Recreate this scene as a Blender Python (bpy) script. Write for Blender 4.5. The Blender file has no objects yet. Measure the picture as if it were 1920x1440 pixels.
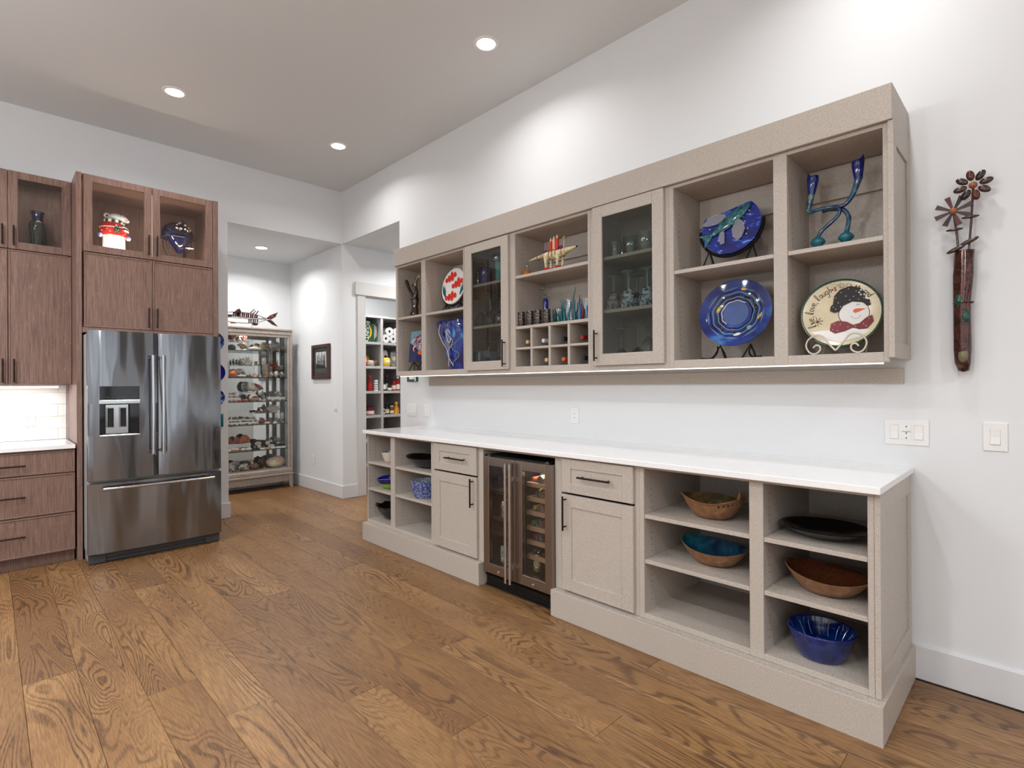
import bpy, bmesh, math, random
from mathutils import Vector, Matrix
random.seed(7)
SC = bpy.context.scene
COL = SC.collection
PI = math.pi
sin, cos = math.sin, math.cos

# ------------------------------------------------------------------ camera, world, exposure
EYE = 1.355
cd = bpy.data.cameras.new('camera'); cam = bpy.data.objects.new('camera', cd); COL.objects.link(cam)
cd.sensor_width = 36; cd.lens = 36 * 996.2 / 1920; cd.clip_start = .05
yaw, pit, rol = .779159543, .00191385490, -.00573735869
fw = Vector((sin(yaw) * cos(pit), cos(yaw) * cos(pit), sin(pit)))
R0 = Vector((cos(yaw), -sin(yaw), 0)); U0 = R0.cross(fw)
RR = cos(rol) * R0 + sin(rol) * U0; UU = -sin(rol) * R0 + cos(rol) * U0
cam.matrix_world = Matrix(((RR.x, UU.x, -fw.x, 0), (RR.y, UU.y, -fw.y, 0), (RR.z, UU.z, -fw.z, EYE), (0, 0, 0, 1)))
SC.camera = cam
w = bpy.data.worlds.new('sky'); SC.world = w; w.use_nodes = True
bg = w.node_tree.nodes['Background']; bg.inputs[0].default_value = (.93, .965, 1, 1); bg.inputs[1].default_value = 1.7
SC.view_settings.view_transform = 'Standard'; SC.view_settings.look = 'None'
SC.view_settings.exposure = -0.08; SC.view_settings.gamma = 1; SC.view_settings.use_curve_mapping = False
CAN_W, ROOM_FILL_W, PEND_FILL_W, CAN_COL = 9, 30, 40, (1, .985, .965)  # room and pendant watts feed unseen lamps added for fill
SC.cycles.max_bounces = 10; SC.cycles.diffuse_bounces = 5; SC.cycles.glossy_bounces = 4; SC.cycles.transparent_max_bounces = 16
SC.cycles.caustics_reflective = False; SC.cycles.caustics_refractive = False; SC.cycles.sample_clamp_indirect = 4
SC.cycles.use_denoising = True

# ------------------------------------------------------------------ mesh helpers
class MB:
    def __init__(s): s.v = []; s.f = []
    def add(s, vs, fs, M=None):
        o = len(s.v)
        for p in vs:
            p = Vector(p); s.v.append(M @ p if M else p)
        s.f += [tuple(i + o for i in f) for f in fs]; return s
    def box(s, x0, x1, y0, y1, z0, z1, b=0, M=None):
        if x1 < x0: x0, x1 = x1, x0
        if y1 < y0: y0, y1 = y1, y0
        if z1 < z0: z0, z1 = z1, z0
        if not b:
            return s.add([(x, y, z) for x in (x0, x1) for y in (y0, y1) for z in (z0, z1)],
                         [(0, 1, 3, 2), (4, 6, 7, 5), (0, 4, 5, 1), (2, 3, 7, 6), (0, 2, 6, 4), (1, 5, 7, 3)], M)
        lo = (x0, y0, z0); hi = (x1, y1, z1); vs = []; fs = []
        b = min(b, (x1 - x0) * .45, (y1 - y0) * .45, (z1 - z0) * .45)
        for i in range(8):
            sg = (i >> 2 & 1, i >> 1 & 1, i & 1)
            for a in range(3):
                vs.append([(hi[k] if sg[k] else lo[k]) + (0 if k == a else (-b if sg[k] else b)) for k in range(3)])
        I = lambda sx, sy, sz, a: (sx * 4 + sy * 2 + sz) * 3 + a
        for q in (0, 1):
            fs += [(I(q, 0, 0, 0), I(q, 1, 0, 0), I(q, 1, 1, 0), I(q, 0, 1, 0)), (I(0, q, 0, 1), I(1, q, 0, 1), I(1, q, 1, 1), I(0, q, 1, 1)),
                   (I(0, 0, q, 2), I(1, 0, q, 2), I(1, 1, q, 2), I(0, 1, q, 2))]
        for p in (0, 1):
            for q in (0, 1):
                fs += [(I(p, q, 0, 0), I(p, q, 1, 0), I(p, q, 1, 1), I(p, q, 0, 1)), (I(p, 0, q, 0), I(p, 1, q, 0), I(p, 1, q, 2), I(p, 0, q, 2)),
                       (I(0, p, q, 1), I(1, p, q, 1), I(1, p, q, 2), I(0, p, q, 2))]
        for i in range(8): fs.append((i * 3, i * 3 + 1, i * 3 + 2))
        return s.add(vs, fs, M)
    def lathe(s, prof, n=24, c=(0, 0, 0), sx=1, sy=1, M=None, fn=None, cap=True):
        vs = []; fs = []; m = len(prof); cap = cap and tuple(prof[0]) != tuple(prof[-1])
        for r, z in prof:
            for k in range(n):
                a = 2 * PI * k / n; x, y, zz = r * cos(a) * sx, r * sin(a) * sy, z
                if fn: x, y, zz = fn(x, y, zz, a)
                vs.append((x + c[0], y + c[1], zz + c[2]))
        for i in range(m - 1):
            for k in range(n):
                k2 = (k + 1) % n; fs.append((i * n + k, i * n + k2, (i + 1) * n + k2, (i + 1) * n + k))
        if cap and prof[0][0] > 1e-6: fs.append(tuple(range(n))[::-1])
        if cap and prof[-1][0] > 1e-6: fs.append(tuple((m - 1) * n + k for k in range(n)))
        return s.add(vs, fs, M)
    def cyl(s, p0, p1, r0, r1=None, n=12, M=None):
        return s.tube([p0, p1], [r0, r0 if r1 is None else r1], n, M)
    def tube(s, path, r, n=8, M=None, flat=1.0):
        P = [Vector(p) for p in path]; m = len(P)
        if not hasattr(r, '__len__'): r = [r] * m
        vs = []; fs = []; up = None
        for i in range(m):
            t = (P[min(i + 1, m - 1)] - P[max(i - 1, 0)])
            t = t.normalized() if t.length > 1e-9 else Vector((0, 0, 1))
            if up is None:
                up = Vector((0, 0, 1)) if abs(t.z) < .9 else Vector((1, 0, 0))
            a = (up - t * up.dot(t)); a = a.normalized() if a.length > 1e-6 else t.orthogonal().normalized()
            b = t.cross(a); up = a
            for k in range(n):
                q = 2 * PI * k / n; vs.append(P[i] + (a * cos(q) * flat + b * sin(q)) * r[i])
        for i in range(m - 1):
            for k in range(n):
                k2 = (k + 1) % n; fs.append((i * n + k, i * n + k2, (i + 1) * n + k2, (i + 1) * n + k))
        fs += [tuple(range(n))[::-1], tuple((m - 1) * n + k for k in range(n))]
        return s.add(vs, fs, M)
    def ball(s, c, rx, ry=None, rz=None, n=16, m=10, fn=None, M=None):
        ry = rx if ry is None else ry; rz = rx if rz is None else rz
        vs = [(0, 0, -1)]; fs = []
        for i in range(1, m):
            t = -PI / 2 + PI * i / m
            for k in range(n):
                a = 2 * PI * k / n; vs.append((cos(t) * cos(a), cos(t) * sin(a), sin(t)))
        vs.append((0, 0, 1)); L = len(vs) - 1
        if fn: vs = [fn(*p) for p in vs]
        vs = [(c[0] + p[0] * rx, c[1] + p[1] * ry, c[2] + p[2] * rz) for p in vs]
        for k in range(n):
            k2 = (k + 1) % n; fs.append((0, 1 + k2, 1 + k)); fs.append((L, 1 + (m - 2) * n + k, 1 + (m - 2) * n + k2))
            for i in range(m - 2): fs.append((1 + i * n + k, 1 + i * n + k2, 1 + (i + 1) * n + k2, 1 + (i + 1) * n + k))
        return s.add(vs, fs, M)
    def prism(s, pts, d0, d1, M=None):
        n = len(pts); vs = [(p[0], p[1], d0) for p in pts] + [(p[0], p[1], d1) for p in pts]
        fs = [tuple(range(n))[::-1], tuple(range(n, 2 * n))] + [(i, (i + 1) % n, n + (i + 1) % n, n + i) for i in range(n)]
        return s.add(vs, fs, M)

ORG = {}
def link(name, mesh):
    o = bpy.data.objects.new(name, mesh); COL.objects.link(o); return o
def props(o, label=None, cat=None, group=None, kind=None):
    if label: o['label'] = label
    if cat: o['category'] = cat
    if group: o['group'] = group
    if kind: o['kind'] = kind
    return o
def build(name, mb, mat, parent=None, origin=None, smooth=None, label=None, cat=None, group=None, kind=None):
    """Link the collected geometry as ONE mesh; vertices are stored relative to the thing's base point."""
    org = ORG[parent.name] if parent is not None else Vector(origin or (0, 0, 0))
    me = bpy.data.meshes.new(name); me.from_pydata([tuple(v - org) for v in mb.v], [], mb.f)
    bm = bmesh.new(); bm.from_mesh(me); bmesh.ops.recalc_face_normals(bm, faces=bm.faces); bm.to_mesh(me); bm.free()
    for m in (mat if isinstance(mat, (list, tuple)) else [mat]): me.materials.append(m)
    if smooth:
        me.polygons.foreach_set('use_smooth', [True] * len(me.polygons)); me.set_sharp_from_angle(angle=math.radians(smooth))
    o = link(name, me)
    if parent is not None: o.parent = parent
    else: o.location = org
    ORG[o.name] = org
    return props(o, label, cat, group, kind)
def thing(name, label, cat, loc=(0, 0, 0), group=None, kind=None):
    o = link(name, None); o.location = loc; o.empty_display_size = .05; ORG[o.name] = Vector(loc)
    return props(o, label, cat, group, kind)
def dup(root, loc, label=None, rotz=0):
    r = root.copy(); COL.objects.link(r); r.location = loc; r.rotation_euler = (0, 0, rotz); ORG[r.name] = Vector(loc)
    if label: r['label'] = label
    for ch in list(root.children):
        c = ch.copy(); COL.objects.link(c); c.parent = r
        for g in list(ch.children):
            d = g.copy(); COL.objects.link(d); d.parent = c
    return r
def text_mb(txt, size, M, depth=.0006, shear=0):
    cu = bpy.data.curves.new('lettering', 'FONT'); cu.body = txt; cu.size = size; cu.align_x = 'CENTER'; cu.align_y = 'CENTER'
    cu.extrude = depth / 2; cu.resolution_u = 3; cu.shear = shear
    o = link('lettering', cu); bpy.context.view_layer.update()
    ev = o.evaluated_get(bpy.context.evaluated_depsgraph_get()); me = ev.to_mesh()
    mb = MB(); mb.add([v.co.copy() for v in me.vertices], [tuple(p.vertices) for p in me.polygons], M)
    ev.to_mesh_clear(); bpy.data.objects.remove(o); bpy.data.curves.remove(cu); return mb
def frame(o, u, v):
    u = Vector(u).normalized(); v = Vector(v).normalized(); n = u.cross(v)
    return Matrix(((u.x, v.x, n.x, o[0]), (u.y, v.y, n.y, o[1]), (u.z, v.z, n.z, o[2]), (0, 0, 0, 1)))
def lean(o, tilt=0, turn=0):
    """Frame of a plate facing the room from the right wall: u runs to the viewer's right, v up, n out."""
    t = math.radians(tilt); a = math.radians(turn)
    u = Vector((sin(a), -cos(a), 0)); back = Vector((cos(a), sin(a), 0)); v = back * sin(t) + Vector((0, 0, cos(t)))
    return frame(o, u, v)
def smoothpath(pts, k=6):
    P = [Vector(p) for p in pts]; out = []
    for i in range(len(P) - 1):
        a, b, c, d = P[max(i - 1, 0)], P[i], P[i + 1], P[min(i + 2, len(P) - 1)]
        for j in range(k):
            t = j / k; out.append(.5 * ((2 * b) + (c - a) * t + (2 * a - 5 * b + 4 * c - d) * t * t + (3 * b - a - 3 * c + d) * t ** 3))
    out.append(P[-1]); return out
def lerpr(rs, n):
    out = []
    for i in range(n):
        t = i / (n - 1) * (len(rs) - 1); k = min(int(t), len(rs) - 2); out.append(rs[k] + (rs[k + 1] - rs[k]) * (t - k))
    return out
def ell(cx, cy, rx, ry, n=20, a0=0, a1=2 * PI):
    full = abs(a1 - a0 - 2 * PI) < 1e-6
    return [(cx + rx * cos(a0 + (a1 - a0) * i / (n if full else n - 1)), cy + ry * sin(a0 + (a1 - a0) * i / (n if full else n - 1))) for i in range(n)]

# ------------------------------------------------------------------ materials
def srgb(r, g, b):
    f = lambda c: (c / 12.92 if c <= .04045 else ((c + .055) / 1.055) ** 2.4)
    return (f(r / 255), f(g / 255), f(b / 255), 1)
class NT:
    def __init__(s, name):
        s.m = bpy.data.materials.new(name); s.m.use_nodes = True; s.t = s.m.node_tree; s.b = s.t.nodes['Principled BSDF']; s.out = s.t.nodes['Material Output']
    def n(s, typ, **kw):
        nd = s.t.nodes.new('ShaderNode' + typ)
        for k, v in kw.items(): setattr(nd, k, v)
        return nd
    def l(s, a, b): s.t.links.new(a, b)
    def coord(s, scale=(1, 1, 1), out='Object', rnd=0):
        tc = s.n('TexCoord'); mp = s.n('Mapping'); mp.inputs['Scale'].default_value = scale; s.l(tc.outputs[out], mp.inputs['Vector'])
        if rnd:
            oi = s.n('ObjectInfo'); mu = s.n('Math', operation='MULTIPLY'); mu.inputs[1].default_value = rnd; s.l(oi.outputs['Random'], mu.inputs[0])
            ad = s.n('VectorMath', operation='ADD'); s.l(mp.outputs[0], ad.inputs[0]); s.l(mu.outputs[0], ad.inputs[1]); return ad.outputs[0]
        return mp.outputs[0]
    def noise(s, vec, scale=1, detail=2, rough=.5, dist=0):
        nd = s.n('TexNoise'); nd.inputs['Scale'].default_value = scale; nd.inputs['Detail'].default_value = detail
        nd.inputs['Roughness'].default_value = rough; nd.inputs['Distortion'].default_value = dist
        if vec: s.l(vec, nd.inputs['Vector'])
        return nd.outputs['Fac']
    def ramp(s, fac, *stops, interp='LINEAR'):
        nd = s.n('ValToRGB'); nd.color_ramp.interpolation = interp; e = nd.color_ramp.elements
        while len(e) < len(stops): e.new(.5)
        for i, (p, c) in enumerate(stops): e[i].position = p; e[i].color = c if len(c) == 4 else (*c, 1)
        s.l(fac, nd.inputs[0]); return nd.outputs[0]
    def mix(s, fac, a, b, mode='MIX'):
        nd = s.n('Mix', data_type='RGBA', blend_type=mode)
        for i, x in ((0, fac), (6, a), (7, b)):
            if hasattr(x, 'is_output'): s.l(x, nd.inputs[i])
            else: nd.inputs[i].default_value = x
        return nd.outputs[2]
    def math(s, op, a, b=0):
        nd = s.n('Math', operation=op)
        for i, x in ((0, a), (1, b)):
            if hasattr(x, 'is_output'): s.l(x, nd.inputs[i])
            else: nd.inputs[i].default_value = x
        return nd.outputs[0]
    def bump(s, h, strength=.2, dist=.002):
        nd = s.n('Bump'); nd.inputs['Strength'].default_value = strength; nd.inputs['Distance'].default_value = dist
        s.l(h, nd.inputs['Height']); s.l(nd.outputs[0], s.b.inputs['Normal'])
    def set(s, col=None, rough=None, metal=None, **kw):
        for k, v in (('Base Color', col), ('Roughness', rough), ('Metallic', metal)):
            if v is None: continue
            if hasattr(v, 'is_output'): s.l(v, s.b.inputs[k])
            else: s.b.inputs[k].default_value = v
        for k, v in kw.items(): s.b.inputs[k.replace('_', ' ')].default_value = v
        return s
MATS = {}
def plain(name, col, rough=.5, metal=0, var=.06, scale=30, **kw):
    """Solid colour with a little procedural mottling."""
    if name in MATS: return MATS[name]
    t = NT(name); c = srgb(*col); n = t.noise(t.coord(), scale, 3)
    d = tuple(x * (1 - var) for x in c[:3]); u = tuple(min(1, x * (1 + var)) for x in c[:3])
    t.set(t.ramp(n, (.3, d), (.7, u)), rough, metal, **kw); MATS[name] = t.m; return t.m
def emis(name, col, st):
    t = NT(name); t.set((*col, 1), .5); t.b.inputs['Emission Color'].default_value = (*col, 1); t.b.inputs['Emission Strength'].default_value = st; return t.m
def thinglass(name, tint, refl=.08, rough=0.0, graze=.5):
    t = NT(name); tr = t.n('BsdfTransparent'); tr.inputs[0].default_value = (*tint, 1); gl = t.n('BsdfGlossy'); gl.inputs['Roughness'].default_value = rough
    lw = t.n('LayerWeight'); lw.inputs[0].default_value = .25; mx = t.n('MixShader')
    f = t.math('ADD', t.math('MULTIPLY', lw.outputs['Facing'], graze), refl); f = t.math('MINIMUM', f, .9)
    t.l(f, mx.inputs[0]); t.l(tr.outputs[0], mx.inputs[1]); t.l(gl.outputs[0], mx.inputs[2]); t.l(mx.outputs[0], t.out.inputs[0]); return t.m
def spots(name, base, dots, rough=.15, scale=30, th=.3, kind='VORONOI', second=None, coat=0):
    t = NT(name); v = t.coord()
    vo = t.n('TexVoronoi'); vo.inputs['Scale'].default_value = scale; t.l(v, vo.inputs['Vector'])
    c = t.ramp(vo.outputs['Distance'], (th, srgb(*dots)), (th + .06, srgb(*base)))
    if second:
        n = t.noise(v, scale * .25, 3); f = t.ramp(n, (.48, (0, 0, 0)), (.58, (1, 1, 1))); c = t.mix(f, c, srgb(*second))
    t.set(c, rough, 0, Coat_Weight=coat); return t.m
def swirl(name, c1, c2, c3=None, rough=.12, scale=8, dist=2.5, stretch=(1, 1, 1), coat=.5, lo=.4, hi=.6):
    t = NT(name); n = t.noise(t.coord(stretch), scale, 4, .55, dist)
    st = [(lo, srgb(*c1)), (hi, srgb(*c2))] + ([(min(hi + .12, 1), srgb(*c3))] if c3 else [])
    t.set(t.ramp(n, *st), rough, 0, Coat_Weight=coat); return t.m

def wallpaint(name, col):
    t = NT(name); n = t.noise(t.coord(), 220, 3); t.set(srgb(*col), .55); t.bump(n, .06, .001); return t.m
M_WALL = wallpaint('wall_paint', (222, 224, 226)); M_CEIL = wallpaint('ceiling_paint', (216, 218, 219)); M_TRIM = plain('trim_paint', (214, 214, 216), .35, var=.01)
M_CASE = plain('casing_paint', (206, 204, 202), .35, var=.01); M_PANTRY = plain('pantry_paint', (196, 192, 190), .4, var=.015)

def linen():
    t = NT('linen_laminate'); a = t.noise(t.coord((130, 130, 980)), 1, 1, .5); b = t.noise(t.coord((980, 980, 110)), 1, 1, .5); c = t.noise(t.coord(), 6, 3)
    f = t.math('ADD', t.math('MULTIPLY', a, .5), t.math('MULTIPLY', b, .5))
    col = t.ramp(f, (.32, srgb(156, 145, 134)), (.5, srgb(182, 172, 162)), (.68, srgb(204, 196, 187)))
    col = t.mix(t.math('MULTIPLY', c, .12), col, srgb(156, 144, 132)); t.set(col, .42); t.bump(f, .05, .0005); return t.m
M_LIN = linen()
def quartz():
    t = NT('white_quartz'); n = t.noise(t.coord(), 40, 4); t.set(t.ramp(n, (.3, srgb(239, 239, 239)), (.7, srgb(242, 242, 242))), .13, 0, Coat_Weight=.3); return t.m
M_QUARTZ = quartz()
def stained():
    t = NT('stained_oak'); v = t.coord((170, 170, 5), rnd=40); a = t.noise(v, 1, 4, .6); b = t.noise(t.coord((520, 520, 16), rnd=30), 1, 2); c = t.noise(t.coord((9, 9, 1.2), rnd=9), 1, 3, .5, 1.5)
    col = t.ramp(a, (.3, srgb(98, 72, 62)), (.55, srgb(127, 99, 88)), (.75, srgb(142, 115, 104)))
    fl = t.ramp(b, (.62, (0, 0, 0)), (.76, (1, 1, 1))); col = t.mix(t.math('MULTIPLY', fl, .45), col, srgb(176, 152, 142))
    ln = t.ramp(t.math('PINGPONG', t.math('MULTIPLY', c, 14), 1), (.0, (1, 1, 1)), (.09, (0, 0, 0))); col = t.mix(t.math('MULTIPLY', ln, .16), col, srgb(196, 172, 160))
    t.set(col, .38); t.bump(a, .12, .0008); return t.m
M_OAK = stained()
def plank():
    t = NT('oak_plank'); oi = t.n('ObjectInfo'); rnd = oi.outputs['Random']
    n = t.noise(t.coord((4.6, .78, 1), rnd=60), 1.0, 1.6, .45, .7)
    wob = t.noise(t.coord((150, 16, 1), rnd=20), 1, 3, .6)
    ph = t.math('ADD', t.math('MULTIPLY', n, 62), t.math('MULTIPLY', wob, .4)); rings = t.math('PINGPONG', ph, 1)
    line = t.ramp(rings, (.0, (1, 1, 1)), (.26, (.8, .8, .8)), (.5, (0, 0, 0)))
    pore = t.ramp(t.noise(t.coord((300, 26, 1), rnd=15), 1, 2), (.38, (1, 1, 1)), (.58, (.5, .5, .5)))
    line = t.math('MULTIPLY', line, pore)
    fib = t.noise(t.coord((330, 14, 1), rnd=33), 1, 3, .65); blot = t.noise(t.coord((3.2, 1.3, 1), rnd=50), 1, 2)
    base = t.ramp(rnd, (0, srgb(134, 99, 61)), (.4, srgb(147, 110, 69)), (1, srgb(160, 122, 79)))
    base = t.mix(t.math('MULTIPLY', t.ramp(blot, (.38, (1, 1, 1)), (.62, (0, 0, 0))), .5), base, srgb(114, 78, 48))
    amt = t.ramp(t.noise(t.coord((6, 1.2, 1), rnd=11), 1, 1), (.36, (.3, .3, .3)), (.6, (1, 1, 1)))
    col = t.mix(t.math('MULTIPLY', t.ramp(fib, (.40, (1, 1, 1)), (.60, (0, 0, 0))), .55), base, srgb(92, 60, 36))
    col = t.mix(t.math('MULTIPLY', t.math('MULTIPLY', line, .95), amt), col, srgb(58, 34, 20))
    t.set(col, t.ramp(fib, (.3, (.48, .48, .48)), (.7, (.34, .34, .34)))); t.bump(t.math('SUBTRACT', t.math('MULTIPLY', fib, .5), line), .3, .0012); return t.m
M_PLANK = plank()
def steel(name, c=(142, 145, 150), rough=.16, aniso=.3, wav=.0025):
    t = NT(name); v = t.coord((3, 3, 900)); b = t.noise(v, 1, 2); t.set(t.ramp(b, (.3, tuple(x * .92 for x in srgb(*c)[:3])), (.7, srgb(*c))), rough, 1, Anisotropic=aniso)
    tg = t.n('Tangent', direction_type='RADIAL', axis='Z'); t.l(tg.outputs[0], t.b.inputs['Tangent'])
    if wav: t.bump(t.noise(t.coord((4.2, 4.2, .6)), 1, 1.6), 1.0, wav)
    return t.m
M_STEEL = steel('brushed_steel', wav=.06); M_BAR = steel('handle_steel', (205, 205, 207), .16, .4, 0); M_WSTEEL = steel('warm_steel', (160, 150, 143), .28, .6, .0015)
M_BLK = plain('black_plastic', (18, 18, 19), .4); M_GLB = plain('black_gloss', (10, 10, 11), .06); M_DGR = plain('dark_grey_plastic', (62, 64, 68), .45); M_SIDE = plain('fridge_side_grey', (168, 168, 168), .4)
M_BRONZE = plain('bronze_bar', (50, 40, 36), .3, .8); M_PEW = plain('pewter_bar', (120, 112, 108), .28, .9); M_IRON = plain('black_iron', (20, 19, 19), .45, .3); M_CREAMW = plain('cream_wire', (214, 204, 186), .35)
M_WHITE = plain('white_gloss', (238, 237, 235), .2, var=.01); M_PLATE = plain('switch_white', (232, 231, 229), .3, var=.005); M_HOLE = plain('socket_dark', (50, 48, 46), .6)
M_TILE = plain('white_tile', (236, 236, 236), .12, var=.012, scale=6); M_GROUT = plain('grout', (205, 203, 200), .8)
M_GLASS = thinglass('clear_glass', (.93, .95, .94), .06); M_PANE = thinglass('cabinet_pane', (.72, .75, .72), .03, .0, .22); M_CPANE = thinglass('clear_pane', (.95, .96, .955), .03, .0, .25); M_SMOKE = thinglass('smoked_pane', (.8, .82, .84), .03, .0, .2)
M_MIRROR = NT('mirror').set((.86, .87, .86, 1), .02, 1).m
M_LED = emis('led_strip', (1, .88, .74), 2.6); M_LEDW = emis('led_cool', (1, .95, .88), 4); M_GLOBE = emis('globe_glow', (1, .97, .93), 3); M_CAN = emis('can_lens', (1, .97, .93), 22)
M_COB = plain('cobalt_glass', (6, 22, 110), .06, 0, .25, 20, Coat_Weight=.6); M_NAVY = swirl('navy_glass', (10, 11, 34), (22, 26, 72), None, .05, 6)
M_TEAL = plain('teal_glass', (22, 104, 118), .07, 0, .3, 25, Coat_Weight=.5); M_RED = plain('red_glaze', (178, 28, 22), .18, var=.15); M_FISHR = plain('fish_red', (222, 48, 26), .3); M_ORANGE = plain('orange_paint', (214, 96, 26), .4)
M_GREEN = plain('green_glaze', (20, 66, 40), .2, var=.2, scale=60); M_CREAM = plain('cream_glaze', (222, 208, 176), .2, var=.07, scale=18); M_MAROON = plain('maroon_glaze', (116, 8, 20), .3, var=.2); M_YEL = plain('yellow_glass', (232, 184, 40), .15)
M_STEMB = plain('pale_blue_glass', (140, 166, 176), .08, 0, .1)
M_INK = plain('ink', (14, 11, 12), .45); M_GLASSB = None; M_BROWNG = swirl('brown_glass', (40, 22, 16), (92, 56, 38), (150, 116, 88), .05, 22)
M_WALN = plain('walnut', (58, 30, 24), .25, var=.35, scale=40, Coat_Weight=.4); M_WALNL = plain('cherry_wood', (150, 86, 52), .3, var=.2, scale=50)

# ------------------------------------------------------------------ room shell
XW, YB, CZ, HZ = 3.045, 5.986, 3.69, 3.065
def struct(name, mb, mat, parent=None): return build(name, mb, mat, parent, kind=None if parent else 'structure')
fl = struct('floor', MB().box(-4.6, 5.0, -4.6, 7.8, -.05, -.012), M_PLANK)
rows = {-1: [3.585], 0: [3.29], 1: [4.053], 2: [2.79], 3: [4.30, 2.388], 4: [3.10], 5: [2.14], 6: [3.565, 1.63], 7: [2.363], 8: [2.22, 1.238], 9: [1.894], 10: [.528]}
rp = random.Random(3)
for k in range(-7, 20):
    x0 = .110 + .1935 * k
    ys = sorted(rows.get(k, [rp.uniform(2, 4)]), reverse=True); lo = -.6 if x0 < 3.0 else 4.4
    while ys[0] < 7.6: ys.insert(0, ys[0] + rp.uniform(1.5, 2.1))
    while ys[-1] > lo: ys.append(ys[-1] - rp.uniform(1.5, 2.1))
    for a, b in zip(ys[1:], ys):
        if b < lo: continue
        c = Vector((x0 + .0967, (a + b) / 2, 0))
        o = build('plank', MB().box(x0 + .0006, x0 + .1929, max(a, lo - 1) + .0006, b - .0006, -.012, 0, .0016), M_PLANK, None, origin=c)
        o.parent = fl
struct('ceiling', MB().box(-4.6, 3.2, -4.6, 6.106, CZ, CZ + .12), M_CEIL)
struct('ceiling_hall', MB().box(-.6, 3.045, 6.106, 7.65, HZ, HZ + .1).box(3.165, 4.9, 4.61, 5.986, HZ, HZ + .1).box(3.165, 4.9, 6.106, 7.4, HZ, HZ + .1), M_CEIL)
struct('wall_right', MB().box(XW, XW + .12, -4.6, 4.73, 0, CZ).box(XW, XW + .12, 4.73, YB, HZ, CZ), M_WALL)
struct('wall_back', MB().box(-4.6, 1.777, YB, YB + .12, 0, CZ).box(1.777, XW + .12, YB, YB + .12, HZ, CZ), M_WALL)
struct('wall_hall', MB().box(XW, XW + .12, YB, 7.65, 0, HZ), M_WALL)
struct('wall_hall_end', MB().box(-.6, 3.165, 7.53, 7.65, 0, HZ), M_WALL)
struct('wall_hall_left', MB().box(-.6, -.5, 6.106, 7.53, 0, HZ), M_WALL)
struct('wall_pantry_front', MB().box(XW + .12, 3.346, YB, YB + .12, 0, HZ).box(3.346, 4.16, YB, YB + .12, 2.47, HZ).box(4.16, 4.9, YB, YB + .12, 0, HZ), M_WALL)
struct('wall_passage', MB().box(4.8, 4.9, 4.61, 7.4, 0, HZ).box(3.165, 4.9, 4.51, 4.61, 0, HZ), M_WALL)
struct('wall_pantry_back', MB().box(3.165, 4.9, 7.3, 7.4, 0, HZ), M_WALL)
# the open living side of the room behind the camera: window wall and glazed doors
def windowwall(name, axis, pos, spans, a0, a1):
    mb = MB(); cur = a0
    bx = (lambda p, q, z0, z1: mb.box(p, q, pos - .12, pos, z0, z1)) if axis == 'y' else (lambda p, q, z0, z1: mb.box(pos - .12, pos, p, q, z0, z1))
    for p, q, z0, z1 in spans:
        bx(cur, p, 0, CZ)
        if z0 > 0: bx(p, q, 0, z0)
        bx(p, q, z1, CZ); cur = q
    bx(cur, a1, 0, CZ); return struct(name, mb, M_WALL)
M_DFRAME = plain('dark_window_frame', (52, 52, 54), .4)
SPY = [(-3.9, -1.9, .15, 2.9), (-1.3, .7, .15, 2.9), (1.2, 2.6, .6, 2.7)]; SPX = [(-3.9, -1.5, .05, 2.9), (-.6, 1.8, .05, 2.9), (2.6, 4.6, 1.0, 2.7)]
windowwall('wall_front', 'y', -4.5, SPY, -4.6, 3.165); windowwall('wall_left', 'x', -4.5, SPX, -4.5, 6.0)
wi = 0
for ax, sp in (('y', SPY), ('x', SPX)):
    for p, q, z0, z1 in sp:
        wi += 1; mb = MB(); m = (p + q) / 2
        for a, b, c, d in ((p, p + .07, z0, z1), (q - .07, q, z0, z1), (m - .05, m + .05, z0, z1), (p, q, z0, z0 + .08), (p, q, z1 - .08, z1), (p, q, z1 - .62, z1 - .55)):
            mb.box(a, b, -4.6, -4.52, c, d) if ax == 'y' else mb.box(-4.6, -4.52, a, b, c, d)
        struct('window_%d' % wi, mb, M_DFRAME)
        ld = bpy.data.lights.new('daylight_opening', 'AREA'); ld.shape = 'RECTANGLE'; ld.size = q - p; ld.size_y = z1 - z0; ld.cycles.is_portal = True
        lo = bpy.data.objects.new('daylight_opening', ld); COL.objects.link(lo)
        if ax == 'y': lo.location = (m, -4.62, (z0 + z1) / 2); lo.rotation_euler = (PI / 2, 0, 0)
        else: lo.location = (-4.62, m, (z0 + z1) / 2); lo.rotation_euler = (PI / 2, 0, -PI / 2)
def skirting(name, *boxes):
    mb = MB()
    for b in boxes: mb.box(*b, .002)
    struct(name, mb, M_TRIM)
BH = .152
skirting('baseboard_right', (XW - .016, XW, -4.5, .456, 0, BH))
skirting('baseboard_back', (1.509, 1.793, YB - .016, YB, 0, BH), (1.777, 1.793, YB, YB + .12, 0, BH))
skirting('baseboard_hall', (XW - .016, XW, YB, 7.53, 0, BH), (1.9, XW - .016, 7.514, 7.53, 0, BH))
skirting('baseboard_passage', (XW - .016, 3.237, YB - .016, YB, 0, BH))
struct('trim_1', MB().box(3.237, 3.331, YB - .02, YB, 0, 2.474, .002).box(3.331, 3.346, YB - .02, YB + .12, 0, 2.474).box(4.16, 4.25, YB - .02, YB, 0, 2.474, .002), M_CASE)
struct('trim_2', MB().box(3.205, 4.28, YB - .036, YB, 2.474, 2.632, .002), M_CASE)

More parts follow.
